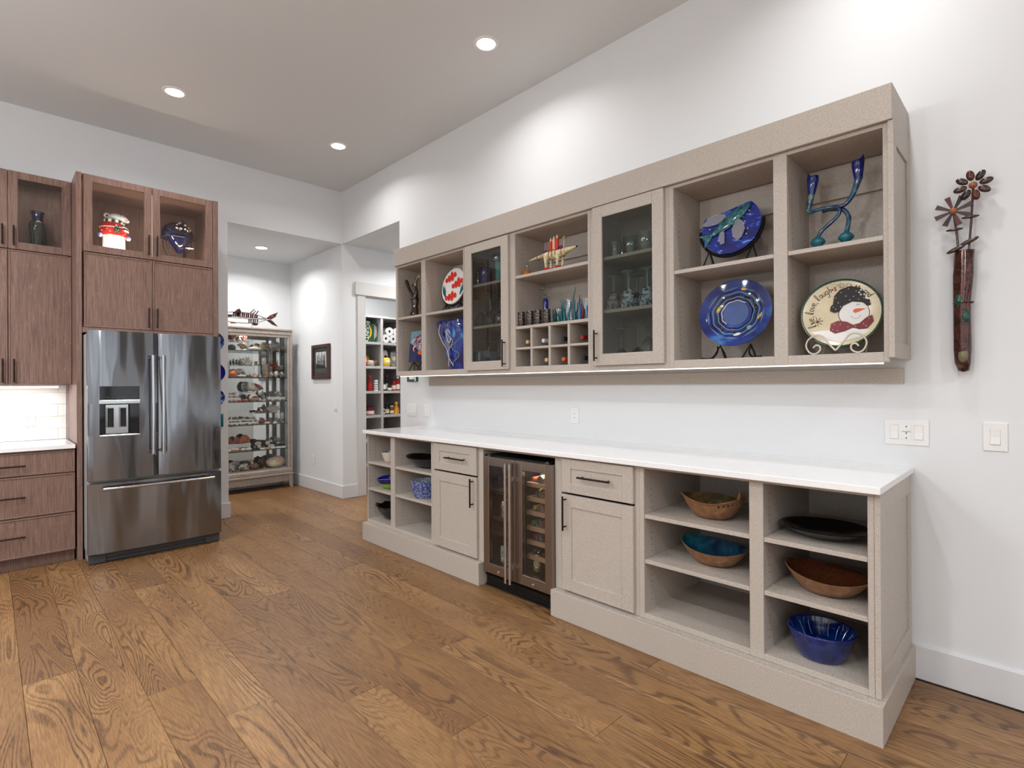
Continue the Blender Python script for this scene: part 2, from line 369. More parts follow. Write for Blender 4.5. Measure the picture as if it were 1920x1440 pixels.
# recessed ceiling lamps: those in view, the rest of their grid, and unseen ones added for light
def can(x, y, z, label, watts, col=CAN_COL):
    t = thing('recessed_ceiling_light', label, 'ceiling light', (x, y, z), 'recessed ceiling lights')
    build('trim_ring', MB().lathe([(.062, -.0005), (.064, -.006), (.084, -.005), (.088, -.0005)], 32, (x, y, z)), M_WHITE, t, smooth=40)
    build('lens', MB().lathe([(.001, -.004), (.062, -.004), (.062, -.0005), (.001, -.0005)], 32, (x, y, z)), M_CAN, t)
    ld = bpy.data.lights.new('can_beam', 'AREA'); ld.shape = 'DISK'; ld.size = .12; ld.energy = watts; ld.color = col; ld.spread = math.radians(150)
    lo = bpy.data.objects.new('can_beam', ld); COL.objects.link(lo); lo.location = (x, y, z - .012)
can(2.433, 2.696, CZ, 'large round ceiling downlight nearest the cabinets, high above the wine fridge', CAN_W)
can(1.062, 4.857, CZ, 'round ceiling downlight in front of the brown cabinet over the fridge', CAN_W)
can(2.435, 4.85, CZ, 'round ceiling downlight nearest the corner of the kitchen ceiling', CAN_W)
can(2.408, 6.816, HZ, 'round downlight in the lower hall ceiling above the shell cabinet', CAN_W * 2)
for x, y in ((1.062, .54), (2.433, .54)):
    can(x, y, CZ, 'round ceiling downlight of the same grid, out of the frame', CAN_W)
for x in (-1.0, -2.6):
    for y in (-3.0, -.9, 1.2, 3.3): can(x, y, CZ, 'added ceiling downlight over the open living side, unseen behind the camera', ROOM_FILL_W, (.95, .975, 1))  # unseen rows added as soft fill from above
can(-.55, 4.1, CZ, 'added ceiling downlight, unseen left of the frame, above the brown cabinets', 30, (.95, .975, 1))  # unseen, added to brighten the left back wall and ceiling
can(.9, -2.2, CZ, 'added ceiling downlight over the open living side, unseen behind the camera', ROOM_FILL_W, (.95, .975, 1))  # one more unseen fill downlight, added like the rows
def pendant(x, y, z, label, watts):  # unseen globes added to brighten the ceiling and walls
    t = thing('added_globe_pendant', label, 'added pendant lamp', (x, y, z), 'added globe pendants, unseen over the living side')
    build('globe', MB().ball((x, y, z), .09, n=20, m=14), M_GLOBE, t, smooth=80); build('cord', MB().cyl((x, y, z + .09), (x, y, CZ - .02), .004, n=6), M_BLK, t); build('canopy', MB().lathe([(0, -.025), (.05, -.02), (.06, -.001), (0, -.001)], 20, (x, y, CZ)), M_BLK, t, smooth=40)
    ld = bpy.data.lights.new('globe_fill', 'POINT'); ld.shadow_soft_size = .1; ld.energy = watts; ld.color = (.97, .985, 1); lo = bpy.data.objects.new('globe_fill', ld); COL.objects.link(lo); lo.location = (x, y, z - .2)
for x, y in ((-1.3, 1.2), (-1.3, 2.4), (-1.3, 3.6), (-2.4, -2.2)): pendant(x, y, 2.75, 'added white globe pendant lamp on a black cord, unseen left of or behind the camera', PEND_FILL_W)
can(.6, 6.816, HZ, 'added hall ceiling downlight further along, unseen behind the wall', CAN_W * 4)  # unseen, added to brighten the hall
can(3.85, 6.4, HZ, 'round pantry ceiling downlight above the doorway, hidden', CAN_W * 2)
can(3.9, 5.3, HZ, 'added passage ceiling downlight, unseen behind the right wall', CAN_W * 2)  # unseen, added to brighten the passage

# ------------------------------------------------------------------ taupe wall cabinets on the right wall
XF, XL = 2.695, 2.40
def pinholes(name, parent, ys, x0, x1, z0, z1):
    """Rows of shelf-pin holes on the inside faces of a bay (too small and many to pick apart)."""
    mb = MB()
    for y, s in ys:
        for x in (x0, x1):
            z = z0
            while z < z1: mb.box(x - .0025, x + .0025, y, y + s * .0006, z - .0025, z + .0025); z += .032
    o = build(name, mb, M_HOLE, parent, kind='stuff'); return o
def handle(name, parent, p0, p1, out, mat=M_BRONZE, r=.006, inset=.02, reach=.03):
    """Bar pull with two posts; out = unit vector away from the front."""
    p0 = Vector(p0); p1 = Vector(p1); out = Vector(out); d = (p1 - p0).normalized()
    mb = MB().cyl(p0, p1, r, n=10)
    for q in (p0 + d * inset, p1 - d * inset): mb.cyl(q, q - out * reach, r * .75, n=8)
    return build(name, mb, mat, parent, smooth=40)
def carcass(unit, y0, y1, bays, z0, z1, xf, shelves, back_rail=None):
    mb = MB()
    for b0, b1 in bays: mb.box(xf + .02, XW - .004, b0, b0 - .016 if b0 < b1 else b0, z0, z1)
    cm = MB().box(XW - .02, XW - .004, y0, y1, z0, z1).box(xf + .02, XW - .02, y0, y1, z0 - .018, z0).box(xf + .02, XW - .02, y0, y1, z1, z1 + .015)
    ed = [y0] + [v for b in bays for v in (b[0], b[1])] + [y1]
    for i in range(0, len(ed), 2): cm.box(xf + .02, XW - .02, ed[i], ed[i + 1], z0, z1)
    build('carcass', cm, M_LIN, unit)
    for b0, b1 in bays:
        for zs in shelves: build('shelf', MB().box(xf + .004, XW - .022, b0 + .001, b1 - .001, zs - .02, zs, .001), M_LIN, unit)
        if back_rail: build('back_rail', MB().box(XW - .042, XW - .021, b0 + .002, b1 - .002, back_rail, z1 - .002, .001), M_LIN, unit)
        pinholes('pin_hole', unit, ((b0, 1), (b1, -1)), xf + .07, XW - .08, z0 + .05, z1 - .04)
def ff(unit, y0, y1, bays, z0, z1, zb, zt, xf):
    mb = MB(); ed = [y0] + [v for b in bays for v in (b[0], b[1])] + [y1]
    for i in range(0, len(ed), 2): mb.box(xf, xf + .02, ed[i], ed[i + 1], z0, z1, .0015)
    for b0, b1 in bays: mb.box(xf + .0012, xf + .02, b0, b1, z0, zb, .001).box(xf + .0012, xf + .02, b0, b1, zt, z1, .001)
    build('face_frame', mb, M_LIN, unit)
def shaker(parent, name, x, y0, y1, z0, z1, st, glass=None, rail=None, mat=M_LIN, depth=.02):
    rail = rail or st
    mb = MB().box(x, x + depth, y0, y0 + st, z0, z1, .0015).box(x, x + depth, y1 - st, y1, z0, z1, .0015).box(x, x + depth, y0 + st, y1 - st, z0, z0 + rail, .0015).box(x, x + depth, y0 + st, y1 - st, z1 - rail, z1, .0015)
    if not glass: mb.box(x + .007, x + depth - .002, y0 + st - .004, y1 - st + .004, z0 + rail - .004, z1 - rail + .004)
    d = build(name, mb, mat, parent)
    if glass: build('pane', MB().box(x + .009, x + .012, y0 + st - .003, y1 - st + .003, z0 + rail - .003, z1 - rail + .003), glass, d)
    return d
UZ0, UZB, UZT, UZ1 = 1.444, 1.486, 2.435, 2.452
def upper(label, y0, y1, bays, shelves, rail=2.27):
    u = thing('wall_cabinet', label, 'cabinet', (XW, (y0 + y1) / 2, UZ0), 'taupe wall cabinets')
    carcass(u, y0, y1, bays, UZB, UZT, XF, shelves, rail); ff(u, y0, y1, bays, UZ0, UZ1, UZB, UZT, XF); return u
u1 = upper('taupe open wall cabinet unit holding the brown glass sculpture and the fish-spotted plate', 3.253, 4.253, [(3.277, 3.789), (3.85, 4.225)], [1.98])
u2 = upper('taupe wall cabinet with the narrower glass door, blue tumbler inside', 2.7315, 3.2525, [(2.77, 3.229)], [2.135, 1.812])
u3 = upper('taupe open wall cabinet with wine cubbies under the armadillo-like sculpture', 2.0245, 2.731, [(2.044, 2.692)], [2.136, 1.774])
u4 = upper('taupe wall cabinet with the wider glass door, marbled goblets inside', 1.4845, 2.024, [(1.514, 2.004)], [2.136, 1.812])
u5 = upper('taupe open wall cabinet unit holding the blue platters and the snowman plate', .473, 1.484, [(.492, .87), (.932, 1.455)], [1.98])
d = shaker(u2, 'door', 2.672, 2.745, 3.226, 1.470, 2.441, .0735, M_PANE, .066); handle('door_handle', d, (2.642, 2.775, 1.49), (2.642, 2.775, 1.683), (-1, 0, 0))
d = shaker(u4, 'door', 2.672, 1.506, 1.990, 1.472, 2.447, .0695, M_PANE, .07); handle('door_handle', d, (2.642, 1.96, 1.499), (2.642, 1.96, 1.688), (-1, 0, 0))
for yy in (2.538, 2.3705, 2.204): build('cubby_divider', MB().box(XF + .003, XW - .023, yy - .009, yy + .009, UZB + .001, 1.753, .001), M_LIN, u3)
ys4 = [(2.045, 2.194), (2.214, 2.361), (2.38, 2.528), (2.548, 2.691)]
for a, b in ys4: build('cubby_shelf', MB().box(XF + .003, XW - .023, a, b, 1.607, 1.622, .001), M_LIN, u3)
# recessed end panel
ep = build('end_panel', MB().box(2.682, XW - .001, .4515, .4725, 1.462, 1.527, .001).box(2.682, XW - .001, .4515, .4725, 2.36, 2.4515, .001).box(2.682, 2.742, .4515, .4725, 1.527, 2.36, .001).box(2.985, XW - .001, .4515, .4725, 1.527, 2.36, .001).box(2.74, 2.987, .459, .470, 1.525, 2.362), M_LIN, u5)
build('crown_board', MB().box(2.675, XW - .001, .4545, 4.2555, 2.4535, 2.605, .002), M_LIN, None, (2.86, 2.35, 2.4535), label='long taupe crown board running along the top of the wall cabinets', cat='moulding')
build('light_valance', MB().box(3.024, XW - .001, .477, 4.203, 1.353, 1.4245, .002), M_LIN, None, (3.03, 2.34, 1.353), label='long taupe mounting strip on the wall just below the wall cabinets', cat='wall strip')
t = thing('led_strip_light', 'thin glowing strip light under the front edge of the taupe wall cabinets', 'strip light', (2.73, 2.34, 1.4365))
build('lens', MB().box(2.722, 2.734, .5, 4.23, 1.4365, 1.4415), M_LED, t); build('channel', MB().box(2.719, 2.737, .498, 4.232, 1.4417, 1.4437), M_BAR, t)

# ------------------------------------------------------------------ taupe base cabinets, worktop, plinths
LZB, LZT, LZ1 = .18, .921, .9365
def lower(label, y0, y1, bays, shelves):
    u = thing('base_cabinet', label, 'cabinet', (XW, (y0 + y1) / 2, .1535), 'taupe base cabinets')
    carcass(u, y0, y1, bays, LZB, LZT, XL, shelves); ff(u, y0, y1, bays, .1535, LZ1, LZB, LZT, XL); return u
l1 = lower('taupe open base cabinet at the far end with the small patterned bowls', 3.2945, 4.266, [(3.312, 3.819), (3.884, 4.253)], [.686, .455])
l2 = lower('taupe base cabinet with drawer and door left of the wine fridge', 2.713, 3.294, [(2.771, 3.27)], [])
l3 = lower('taupe base cabinet with drawer and door right of the wine fridge', 1.4985, 2.071, [(1.526, 2.02)], [])
l4 = lower('taupe open base cabinet at the near end with the brown and blue bowls', .474, 1.498, [(.495, .88), (.94, 1.47)], [.686, .455])
for u, (a, b), hz, hy, dh in ((l2, (2.763, 3.247), .8335, 2.973, 2.794), (l3, (1.5225, 2.003), .8335, 1.757, 1.9705)):
    dr = shaker(u, 'drawer', 2.379, a, b, .733, .926, .066, None, .054); handle('drawer_handle', dr, (2.347, hy - .108, hz), (2.347, hy + .108, hz), (-1, 0, 0))
    do = shaker(u, 'door', 2.379, a, b, .168, .72, .07, None, .07); handle('door_handle', do, (2.347, dh, .517), (2.347, dh, .713), (-1, 0, 0))
build('end_panel', MB().box(2.402, XW - .001, .4535, .4735, .156, .93, .001) if 0 else
      MB().box(2.402, XW - .017, .4535, .4735, .1535, .24, .001).box(2.402, XW - .017, .4535, .4735, .85, .9365, .001).box(2.402, 2.47, .4535, .4735, .24, .85, .001).box(2.97, XW - .017, .4535, .4735, .24, .85, .001).box(2.468, 2.972, .461, .471, .238, .852), M_LIN, l4)
build('filler_rail', MB().box(XL, XL + .02, 2.0715, 2.7125, .919, .9365, .001), M_LIN, None, (XL, 2.39, .919), label='narrow taupe rail under the worktop above the wine fridge', cat='rail')
build('worktop', MB().box(2.355, XW - .001, .4445, 4.268, .937, .9655, .0025), M_QUARTZ, None, (2.7, 2.36, .937), label='long white quartz worktop on the taupe base cabinets', cat='worktop')
build('plinth', MB().box(2.353, 2.43, 2.715, 4.272, 0, .1525, .0015).box(2.43, XW - .02, 2.715, 2.735, 0, .1525).box(2.43, XW - .02, 4.25, 4.272, 0, .1525), M_LIN, None, (2.353, 3.5, 0), label='taupe plinth board under the base cabinets left of the wine fridge', cat='plinth')
build('plinth', MB().box(2.353, 2.43, .440, 2.071, 0, .1525, .0015).box(2.43, XW - .018, .440, .462, 0, .1525, .001).box(2.43, XW - .02, 2.05, 2.071, 0, .1525), M_LIN, None, (2.353, 1.25, 0), label='taupe plinth board under the base cabinets right of the wine fridge', cat='plinth')

# ------------------------------------------------------------------ wine fridge
wf = thing('wine_fridge', 'under-counter wine fridge with two glass doors in warm steel frames', 'fridge', (2.7, 2.39, 0))
fy0, fy1 = 2.082, 2.700
build('body', MB().box(2.405, 2.99, fy0, fy0 + .02, .095, .885).box(2.405, 2.99, fy1 - .02, fy1, .095, .885).box(2.97, 2.99, fy0, fy1, .095, .885).box(2.405, 2.99, fy0, fy1, .86, .885).box(2.405, 2.99, fy0, fy1, .075, .10).box(2.405, 2.97, 2.375, 2.387, .1, .86).box(2.42, 2.97, fy0 + .02, 2.375, .1, .163).box(2.42, 2.97, 2.387, fy1 - .02, .1, .163).box(2.42, 2.97, fy0, fy1, 0, .075), M_BLK, wf)
g = MB().box(2.405, 2.42, fy0, fy1, .004, .014).box(2.405, 2.42, fy0, fy1, .085, .095)
for i in range(7): g.box(2.405, 2.42, fy0 + .01, fy1 - .01, .02 + i * .0095, .0255 + i * .0095)
build('grille', g, M_BLK, wf)
hk = None
for y in (fy0 + .04, fy1 - .06): build('hinge', MB().box(2.385, 2.43, y - .02, y + .02, .881, .887).cyl((2.39, y, .884), (2.39, y, .894), .007, n=8), M_PEW, wf, smooth=40)
for nm, a, b, gy0, gy1, hy, lk in (('l', 2.384, 2.68, 2.449, 2.627, 2.432, 2.537), ('r', 2.072, 2.380, 2.130, 2.321, 2.392, 2.227)):
    mb = MB().box(2.372, 2.402, a, gy0, .107, .879, .002).box(2.372, 2.402, gy1, b, .107, .879, .002).box(2.372, 2.402, gy0, gy1, .107, .171, .002).box(2.372, 2.402, gy0, gy1, .821, .879, .002)
    d = build('door', mb, M_WSTEEL, wf)
    build('pane', MB().box(2.378, 2.382, gy0 - .002, gy1 + .002, .169, .823), M_SMOKE, d)
    h = MB().cyl((2.335, hy, .10), (2.335, hy, .856), .0105, n=14)
    for z in (.2, .755): h.box(2.335, 2.374, hy - .008, hy + .008, z - .012, z + .012, .002)
    build('door_handle', h, M_BAR, d, smooth=40)
    build('lock', MB().tube([(2.3735, lk, .131), (2.3685, lk, .131), (2.3685, lk, .131)], [.0085, .0085, .005], 14), M_BAR, d, smooth=40)
M_BEECH = plain('beech_slat', (196, 150, 112), .45, var=.12, scale=60)
for z in (.722, .631, .542, .445, .356, .262):
    build('rack_slat', MB().box(2.45, 2.475, fy0 + .03, 2.356, z - .014, z + .014, .002), M_BEECH, wf)
    rb = MB()
    for j in range(4): rb.box(2.475, 2.95, fy0 + .05 + j * .075, fy0 + .07 + j * .075, z - .006, z + .006)
    build('rack_bar', rb, M_BEECH, wf)
for z in (.638, .458, .362): build('wire_shelf', MB().box(2.43, 2.44, 2.392, 2.676, z - .012, z + .012, .002).box(2.44, 2.96, 2.392, 2.676, z - .003, z + .003), M_PEW, wf)
ld = bpy.data.lights.new('fridge_lamp', 'AREA'); ld.shape = 'RECTANGLE'; ld.size = .3; ld.size_y = .5; ld.energy = 3; lo = bpy.data.objects.new('fridge_lamp', ld); COL.objects.link(lo); lo.location = (2.6, 2.39, .855)
def bottle_profile(): return [(.0, 0), (.036, 0), (.038, .004), (.038, .19), (.03, .215), (.0145, .245), (.0135, .27), (.0135, .305), (.0, .305)]
def wine_bottle(label, mouth, glass, cap, group, length=.305):
    """Bottle lying with its mouth towards the room (-X)."""
    M = Matrix(((0, 0, -1, mouth[0] + .306), (0, 1, 0, mouth[1]), (1, 0, 0, mouth[2]), (0, 0, 0, 1)))
    t = thing('wine_bottle', label, 'bottle', mouth, group)
    build('glass_body', MB().lathe(bottle_profile(), 18, M=M), glass, t, smooth=35)
    build('capsule', MB().lathe([(.0, .3065), (.012, .3065), (.0148, .303), (.0148, .24), (.0150, .2399)], 16, M=M), cap, t, smooth=35)
def drinks_can(label, c, body, group, axis='z', label_col=None):
    t = thing('drinks_can', label, 'can', c, group)
    M = Matrix.Translation(c) if axis == 'z' else Matrix(((0, 0, -1, c[0] + .118), (0, 1, 0, c[1]), (1, 0, 0, c[2]), (0, 0, 0, 1)))
    build('body', MB().lathe([(0, .003), (.02, .003), (.025, 0), (.033, .012), (.033, .104), (.028, .115), (.0, .115)], 20, M=M), body, t, smooth=30)
    build('lid', MB().lathe([(.0, .1155), (.024, .1155), (.0255, .119), (.0275, .119), (.0275, .1152)], 20, M=M).box(-.008, .008, -.004, .012, .1157, .118, M=M), M_BAR, t, smooth=30)
    if label_col: build('emblem', MB().tube([M @ Vector((.0335 * cos(a), .0335 * sin(a), .06 + .022 * sin(q))) for q, a in ((2 * PI * i / 14, PI + .6 + .5 * cos(2 * PI * i / 14)) for i in range(15))], .0022, 5), label_col, t)
M_DGREEN = plain('dark_bottle_glass', (16, 22, 16), .06, 0, .2); M_GOLD = plain('gold_foil', (190, 150, 84), .3, .7); M_SILV = plain('can_silver', (190, 192, 194), .22, .9); M_CANG = spots('can_pale_green', (150, 164, 150), (232, 234, 228), .25, 60, .25)
M_CANGD = plain('can_gold', (206, 178, 112), .22, .8); M_CORK = plain('cork', (214, 176, 128), .7, var=.12, scale=120)
M_CAPG = plain('green_capsule', (28, 160, 72), .35); M_CAPR = plain('red_capsule', (150, 22, 30), .35); M_CAPY = plain('yellow_capsule', (226, 190, 30), .35); M_CAPO = plain('orange_capsule', (214, 92, 34), .35); M_CAPB = plain('black_capsule', (24, 24, 26), .25); M_CAPT = plain('teal_capsule', (40, 84, 84), .3); M_CAPW = plain('white_capsule', (222, 222, 222), .3); M_CAPBL = plain('blue_capsule', (24, 40, 130), .3)
G = 'bottles and cans in the wine fridge'
FRB = [('wine bottle with orange capsule on the top rack of the wine fridge', 2.333, .751, M_CAPO), ('wine bottle with yellow capsule on the third rack of the wine fridge', 2.315, .571, M_CAPY), ('wine bottle with bright green capsule on the fourth rack of the wine fridge', 2.33, .474, M_CAPG), ('wine bottle with red capsule on the fifth rack of the wine fridge', 2.322, .385, M_CAPR), ('wine bottle with dark teal capsule on the bottom rack of the wine fridge', 2.328, .291, M_CAPT)]
for lab, y, z, cap in FRB: wine_bottle(lab, (2.482, y, z), M_DGREEN, cap, G)
for lab, y, z, m in (('gold can lying at the right end of the top rack in the wine fridge', 2.243, .755, M_CANGD), ('gold can lying alone on the second rack of the wine fridge', 2.258, .667, M_CANGD), ('gold can beside the yellow bottle on the third rack of the wine fridge', 2.245, .578, M_CANGD), ('silver can beside the green-capped bottle in the wine fridge', 2.256, .48, M_SILV), ('silver can beside the red-capped bottle in the wine fridge', 2.258, .391, M_SILV)):
    drinks_can(lab, (2.46, y, z), m, G, 'x')
drinks_can('gold can with pale emblem standing at the bottom right of the wine fridge', (2.49, 2.30, .1635), M_CANGD, G, label_col=M_WHITE)
drinks_can('tall black and silver can standing on the wire shelf of the wine fridge', (2.475, 2.578, .462), M_SILV, G, label_col=M_INK)
drinks_can('pale green can standing at the bottom left of the wine fridge', (2.475, 2.578, .1635), M_CANG, G, label_col=M_SILV)

# ------------------------------------------------------------------ brown kitchen cabinets and fridge on the back wall
def oakdoor(parent, name, x0, x1, z0, z1, y, st=.05, glass=None, lip=True):
    """Front facing -Y at plane y (its face)."""
    b = lambda a, c, d, e, dy0=0, dy1=.02: MB().box(a, c, y + dy0, y + dy1, d, e, .0015)
    if glass:
        mb = MB().box(x0, x0 + st, y, y + .02, z0, z1, .0015).box(x1 - st, x1, y, y + .02, z0, z1, .0015).box(x0 + st, x1 - st, y, y + .02, z0, z0 + st, .0015).box(x0 + st, x1 - st, y, y + .02, z1 - st, z1, .0015)
        d = build(name, mb, M_OAK, parent); build('pane', MB().box(x0 + st - .003, x1 - st + .003, y + .009, y + .012, z0 + st - .003, z1 - st + .003), glass, d)
    else:
        s = .012
        mb = MB().box(x0, x0 + s, y, y + .02, z0, z1, .002).box(x1 - s, x1, y, y + .02, z0, z1, .002).box(x0 + s, x1 - s, y, y + .02, z0, z0 + s, .002).box(x0 + s, x1 - s, y, y + .02, z1 - s, z1, .002).box(x0 + s - .002, x1 - s + .002, y + .005, y + .018, z0 + s - .002, z1 - s + .002)
        d = build(name, mb, M_OAK, parent)
    return d
fc = thing('fridge_cabinet', 'tall brown oak cabinet built around and above the steel fridge', 'cabinet', (1.0, 5.66, 0))
YF = 5.345
build('side_panel', MB().box(.497, .531, YF, YB - .002, 0, 3.05, .0015), M_OAK, fc); build('side_panel', MB().box(1.464, 1.508, YF, YB - .002, 0, 3.05, .0015), M_OAK, fc)
build('carcass', MB().box(.532, 1.463, 5.9, 5.92, 1.83, 3.05).box(.532, 1.463, YF + .022, 5.9, 1.83, 1.85).box(.532, 1.463, YF + .022, 5.9, 2.43, 2.45).box(.532, 1.463, YF + .022, 5.9, 3.0, 3.05).box(.99, 1.012, YF + .022, 5.9, 1.85, 2.43).box(.532, .54, YF + .03, 5.9, 1.85, 3.0).box(1.455, 1.463, YF + .03, 5.9, 1.85, 3.0), M_OAK, fc)
build('rail', MB().box(.532, 1.463, YF + .002, YF + .022, 1.79, 1.832, .0015), M_OAK, fc)
for x0, x1, z0, z1, gl, hx, hz in ((.544, .998, 2.434, 3.046, M_CPANE, .972, 2.55), (1.002, 1.461, 2.434, 3.046, M_CPANE, 1.031, 2.55), (.544, .998, 1.835, 2.426, None, .97, 1.936), (1.002, 1.461, 1.835, 2.426, None, 1.03, 1.936)):
    d = oakdoor(fc, 'door', x0, x1, z0, z1, YF, .055, gl); handle('door_handle', d, (hx, YF - .03, hz - .085), (hx, YF - .03, hz + .085), (0, -1, 0), M_BRONZE)
for x in (.548, 1.0, 1.445): build('led_strip', MB().box(x, x + .006, YF + .024, YF + .032, 2.46, 2.99), M_LED, fc)
for x in (.77, 1.23):
    ld = bpy.data.lights.new('cabinet_strip', 'AREA'); ld.shape = 'RECTANGLE'; ld.size = .36; ld.size_y = .02; ld.energy = 2.2; ld.color = (1, .84, .68)
    lo = bpy.data.objects.new('cabinet_strip', ld); COL.objects.link(lo); lo.location = (x, YF + .04, 2.47); lo.rotation_euler = (PI - .6, 0, 0)

YU = 5.655
uc = thing('upper_cabinet', 'brown oak upper cabinet with a glass top door holding the dark vase', 'cabinet', (.11, 5.82, 1.378))
build('carcass', MB().box(-.285, .494, 5.955, YB - .002, 1.39, 3.045).box(-.285, .494, YU + .022, 5.955, 1.38, 1.40).box(-.285, .494, YU + .022, 5.955, 2.43, 2.452).box(-.285, .494, YU + .022, 5.955, 3.025, 3.045).box(-.285, -.267, YU + .022, 5.955, 1.4, 3.025).box(.477, .4945, YU + .022, 5.955, 1.4, 3.025).box(.102, .118, YU + .022, 5.955, 1.4, 2.43), M_OAK, uc)
for x0, x1, s in ((.117, .4945, 1), (-.285, .113, -1)):
    hx = .148 if s > 0 else .084
    d = oakdoor(uc, 'door', x0, x1, 2.437, 3.045, YU, .057, M_CPANE); handle('door_handle', d, (hx, YU - .028, 2.458), (hx, YU - .028, 2.614), (0, -1, 0))
    d = oakdoor(uc, 'door', x0, x1, 1.38, 2.429, YU); handle('door_handle', d, (hx, YU - .028, 1.395), (hx, YU - .028, 1.58), (0, -1, 0))
ld = bpy.data.lights.new('vase_fill', 'AREA'); ld.shape = 'RECTANGLE'; ld.size = .3; ld.size_y = .02; ld.energy = .5; ld.color = (1, .84, .68); lo = bpy.data.objects.new('vase_fill', ld); COL.objects.link(lo); lo.location = (.3, YU + .04, 3.01)  # unseen fill light added inside this cabinet
t = thing('under_cabinet_light', 'bright light bar under the brown upper cabinet at the left edge', 'light bar', (.1, 5.8, 1.352))
build('housing', MB().box(-.26, .43, 5.76, 5.86, 1.366, 1.379, .002), M_WHITE, t); build('lens', MB().box(-.25, .42, 5.765, 5.855, 1.352, 1.366, .004), M_LEDW, t)
ld = bpy.data.lights.new('under_cabinet', 'AREA'); ld.shape = 'RECTANGLE'; ld.size = .66; ld.size_y = .08; ld.energy = 2.0; ld.color = (1, .93, .85)
lo = bpy.data.objects.new('under_cabinet', ld); COL.objects.link(lo); lo.location = (.085, 5.81, 1.349)
bc = thing('drawer_cabinet', 'brown oak base cabinet with three drawers left of the fridge', 'cabinet', (.1, 5.66, 0))
build('carcass', MB().box(-.32, .486, YF + .022, YB - .003, .1, .882).box(-.32, .486, 5.42, 5.44, 0, .1), M_OAK, bc)
for z0, z1, hz in ((.702, .872, .777), (.394, .694, .545), (.098, .386, .253)):
    d = oakdoor(bc, 'drawer', -.32, .485, z0, z1, YF); handle('drawer_handle', d, (-.035, YF - .028, hz), (.2, YF - .028, hz), (0, -1, 0))
build('worktop', MB().box(-.33, .487, 5.33, YB - .011, .883, .9135, .002), M_QUARTZ, None, (.1, 5.65, .883), label='white quartz worktop on the brown drawer cabinet at the left edge', cat='worktop')
bs = thing('tile_backsplash', 'white tile backsplash above the left worktop, grey joints', 'backsplash', (.1, YB - .005, .914))
build('grout', MB().box(-.33, .487, YB - .006, YB - .001, .914, 1.378), M_GROUT, bs)
zr = [.9145, 1.008, 1.1105, 1.2125, 1.313, 1.378]
for i in range(5):
    off = .432 if i % 2 == 0 else .232
    xs = [-.33] + [x for x in (off - .8, off - .4, off) if x > -.32] + [.487]
    for a, b in zip(xs, xs[1:]): build('tile', MB().box(a + .0012, b - .0012, YB - .0105, YB - .0045, zr[i] + .001, zr[i + 1] - .0012, .0015), M_TILE, bs)
def faceplate(name, label, cat, org, u, w, h, parts, group=None):
    """Wall plate: org centre on the wall, u = unit right vector seen from the room."""
    M = frame(org, u, (0, 0, 1)); t = thing(name, label, cat, org, group)
    build('plate', MB().box(-w / 2, w / 2, -h / 2, h / 2, .0005, .006, .0015, M), M_PLATE, t)
    for kind, x in parts:
        if kind == 'rocker':
            build('surround', MB().box(x - .0175, x + .0175, -.0345, .0345, .0055, .0066, .0004, M), M_TRIM, t)
            r = MB().add([(x - .015, -.031, .0066), (x + .015, -.031, .0066), (x + .015, .031, .0066), (x - .015, .031, .0066), (x - .015, -.031, .0115), (x + .015, -.031, .0115), (x + .015, 0, .0075), (x - .015, 0, .0075), (x - .015, .031, .008), (x + .015, .031, .008)], [(0, 1, 5, 4), (4, 5, 6, 7), (7, 6, 9, 8), (3, 2, 1, 0), (8, 9, 2, 3), (0, 4, 7, 8, 3), (1, 2, 9, 6, 5)], M)
            build('rocker', r, M_PLATE, t)
        if kind == 'outlet':
            f = build('face', MB().box(x - .0175, x + .0175, -.0345, .0345, .0055, .0078, .001, M), M_WHITE, t)
            for s in (.016, -.016):
                for dx in (-.006, .006): build('slot', MB().box(x + dx - .0012, x + dx + .0012, s - .0005, s + .0065, .0078, .0082, M=M), M_HOLE, f)
                build('slot', MB().tube([(x, s - .006, .0078), (x, s - .006, .0082)], .0022, 8, M), M_HOLE, f)
        if kind == 'keypad':
            for y0, y1 in ((.012, .033), (.004, .011), (-.012, .002), (-.02, -.013), (-.033, -.021)): build('key', MB().box(x - .0175, x + .0175, y0, y1, .0055, .0078, .0006, M), M_WHITE, t)
            for yy in (.026, -.004, -.027): build('mark', MB().tube([(x, yy, .0078), (x, yy, .0082)], .0032, 8, M), M_HOLE, t)
            build('mark', MB().box(x - .0165, x + .0165, .0022, .0038, .0078, .0082, M=M), M_HOLE, t)
    return t
RU = (0, -1, 0)
faceplate('wall_outlet', 'white double wall outlet on the tile backsplash beside the fridge', 'outlet', (.243, YB - .0105, 1.098), (1, 0, 0), .085, .13, [('outlet', 0)])
faceplate('wall_outlet', 'white wall outlet above the middle of the long white worktop', 'outlet', (XW, 2.43, 1.129), RU, .072, .115, [('outlet', 0)])
faceplate('switch_plate', 'wide switch plate with rockers and keypad above the near end of the worktop', 'switch', (XW, .4705, 1.125), RU, .168, .119, [('rocker', -.046), ('keypad', 0), ('rocker', .046)])
faceplate('switch_plate', 'single-rocker switch plate at the right edge of the photo', 'switch', (XW, .164, 1.123), RU, .078, .121, [('rocker', 0)])
faceplate('switch_plate', 'three-rocker switch plate at the far end of the worktop', 'switch', (XW, 4.52, 1.11), RU, .165, .119, [('rocker', -.046), ('rocker', 0), ('rocker', .046)])
faceplate('switch_plate', 'single switch plate just right of the three-rocker one by the far opening', 'switch', (XW, 4.259, 1.113), RU, .075, .119, [('rocker', 0)])
faceplate('switch_plate', 'single switch plate on the hall wall below the tree picture', 'switch', (XW, 6.164, 1.115), RU, .075, .119, [('rocker', 0)])
faceplate('wall_outlet', 'white wall outlet low on the hall wall beside the shell cabinet', 'outlet', (XW, 6.78, .4), RU, .075, .119, [('outlet', 0)])

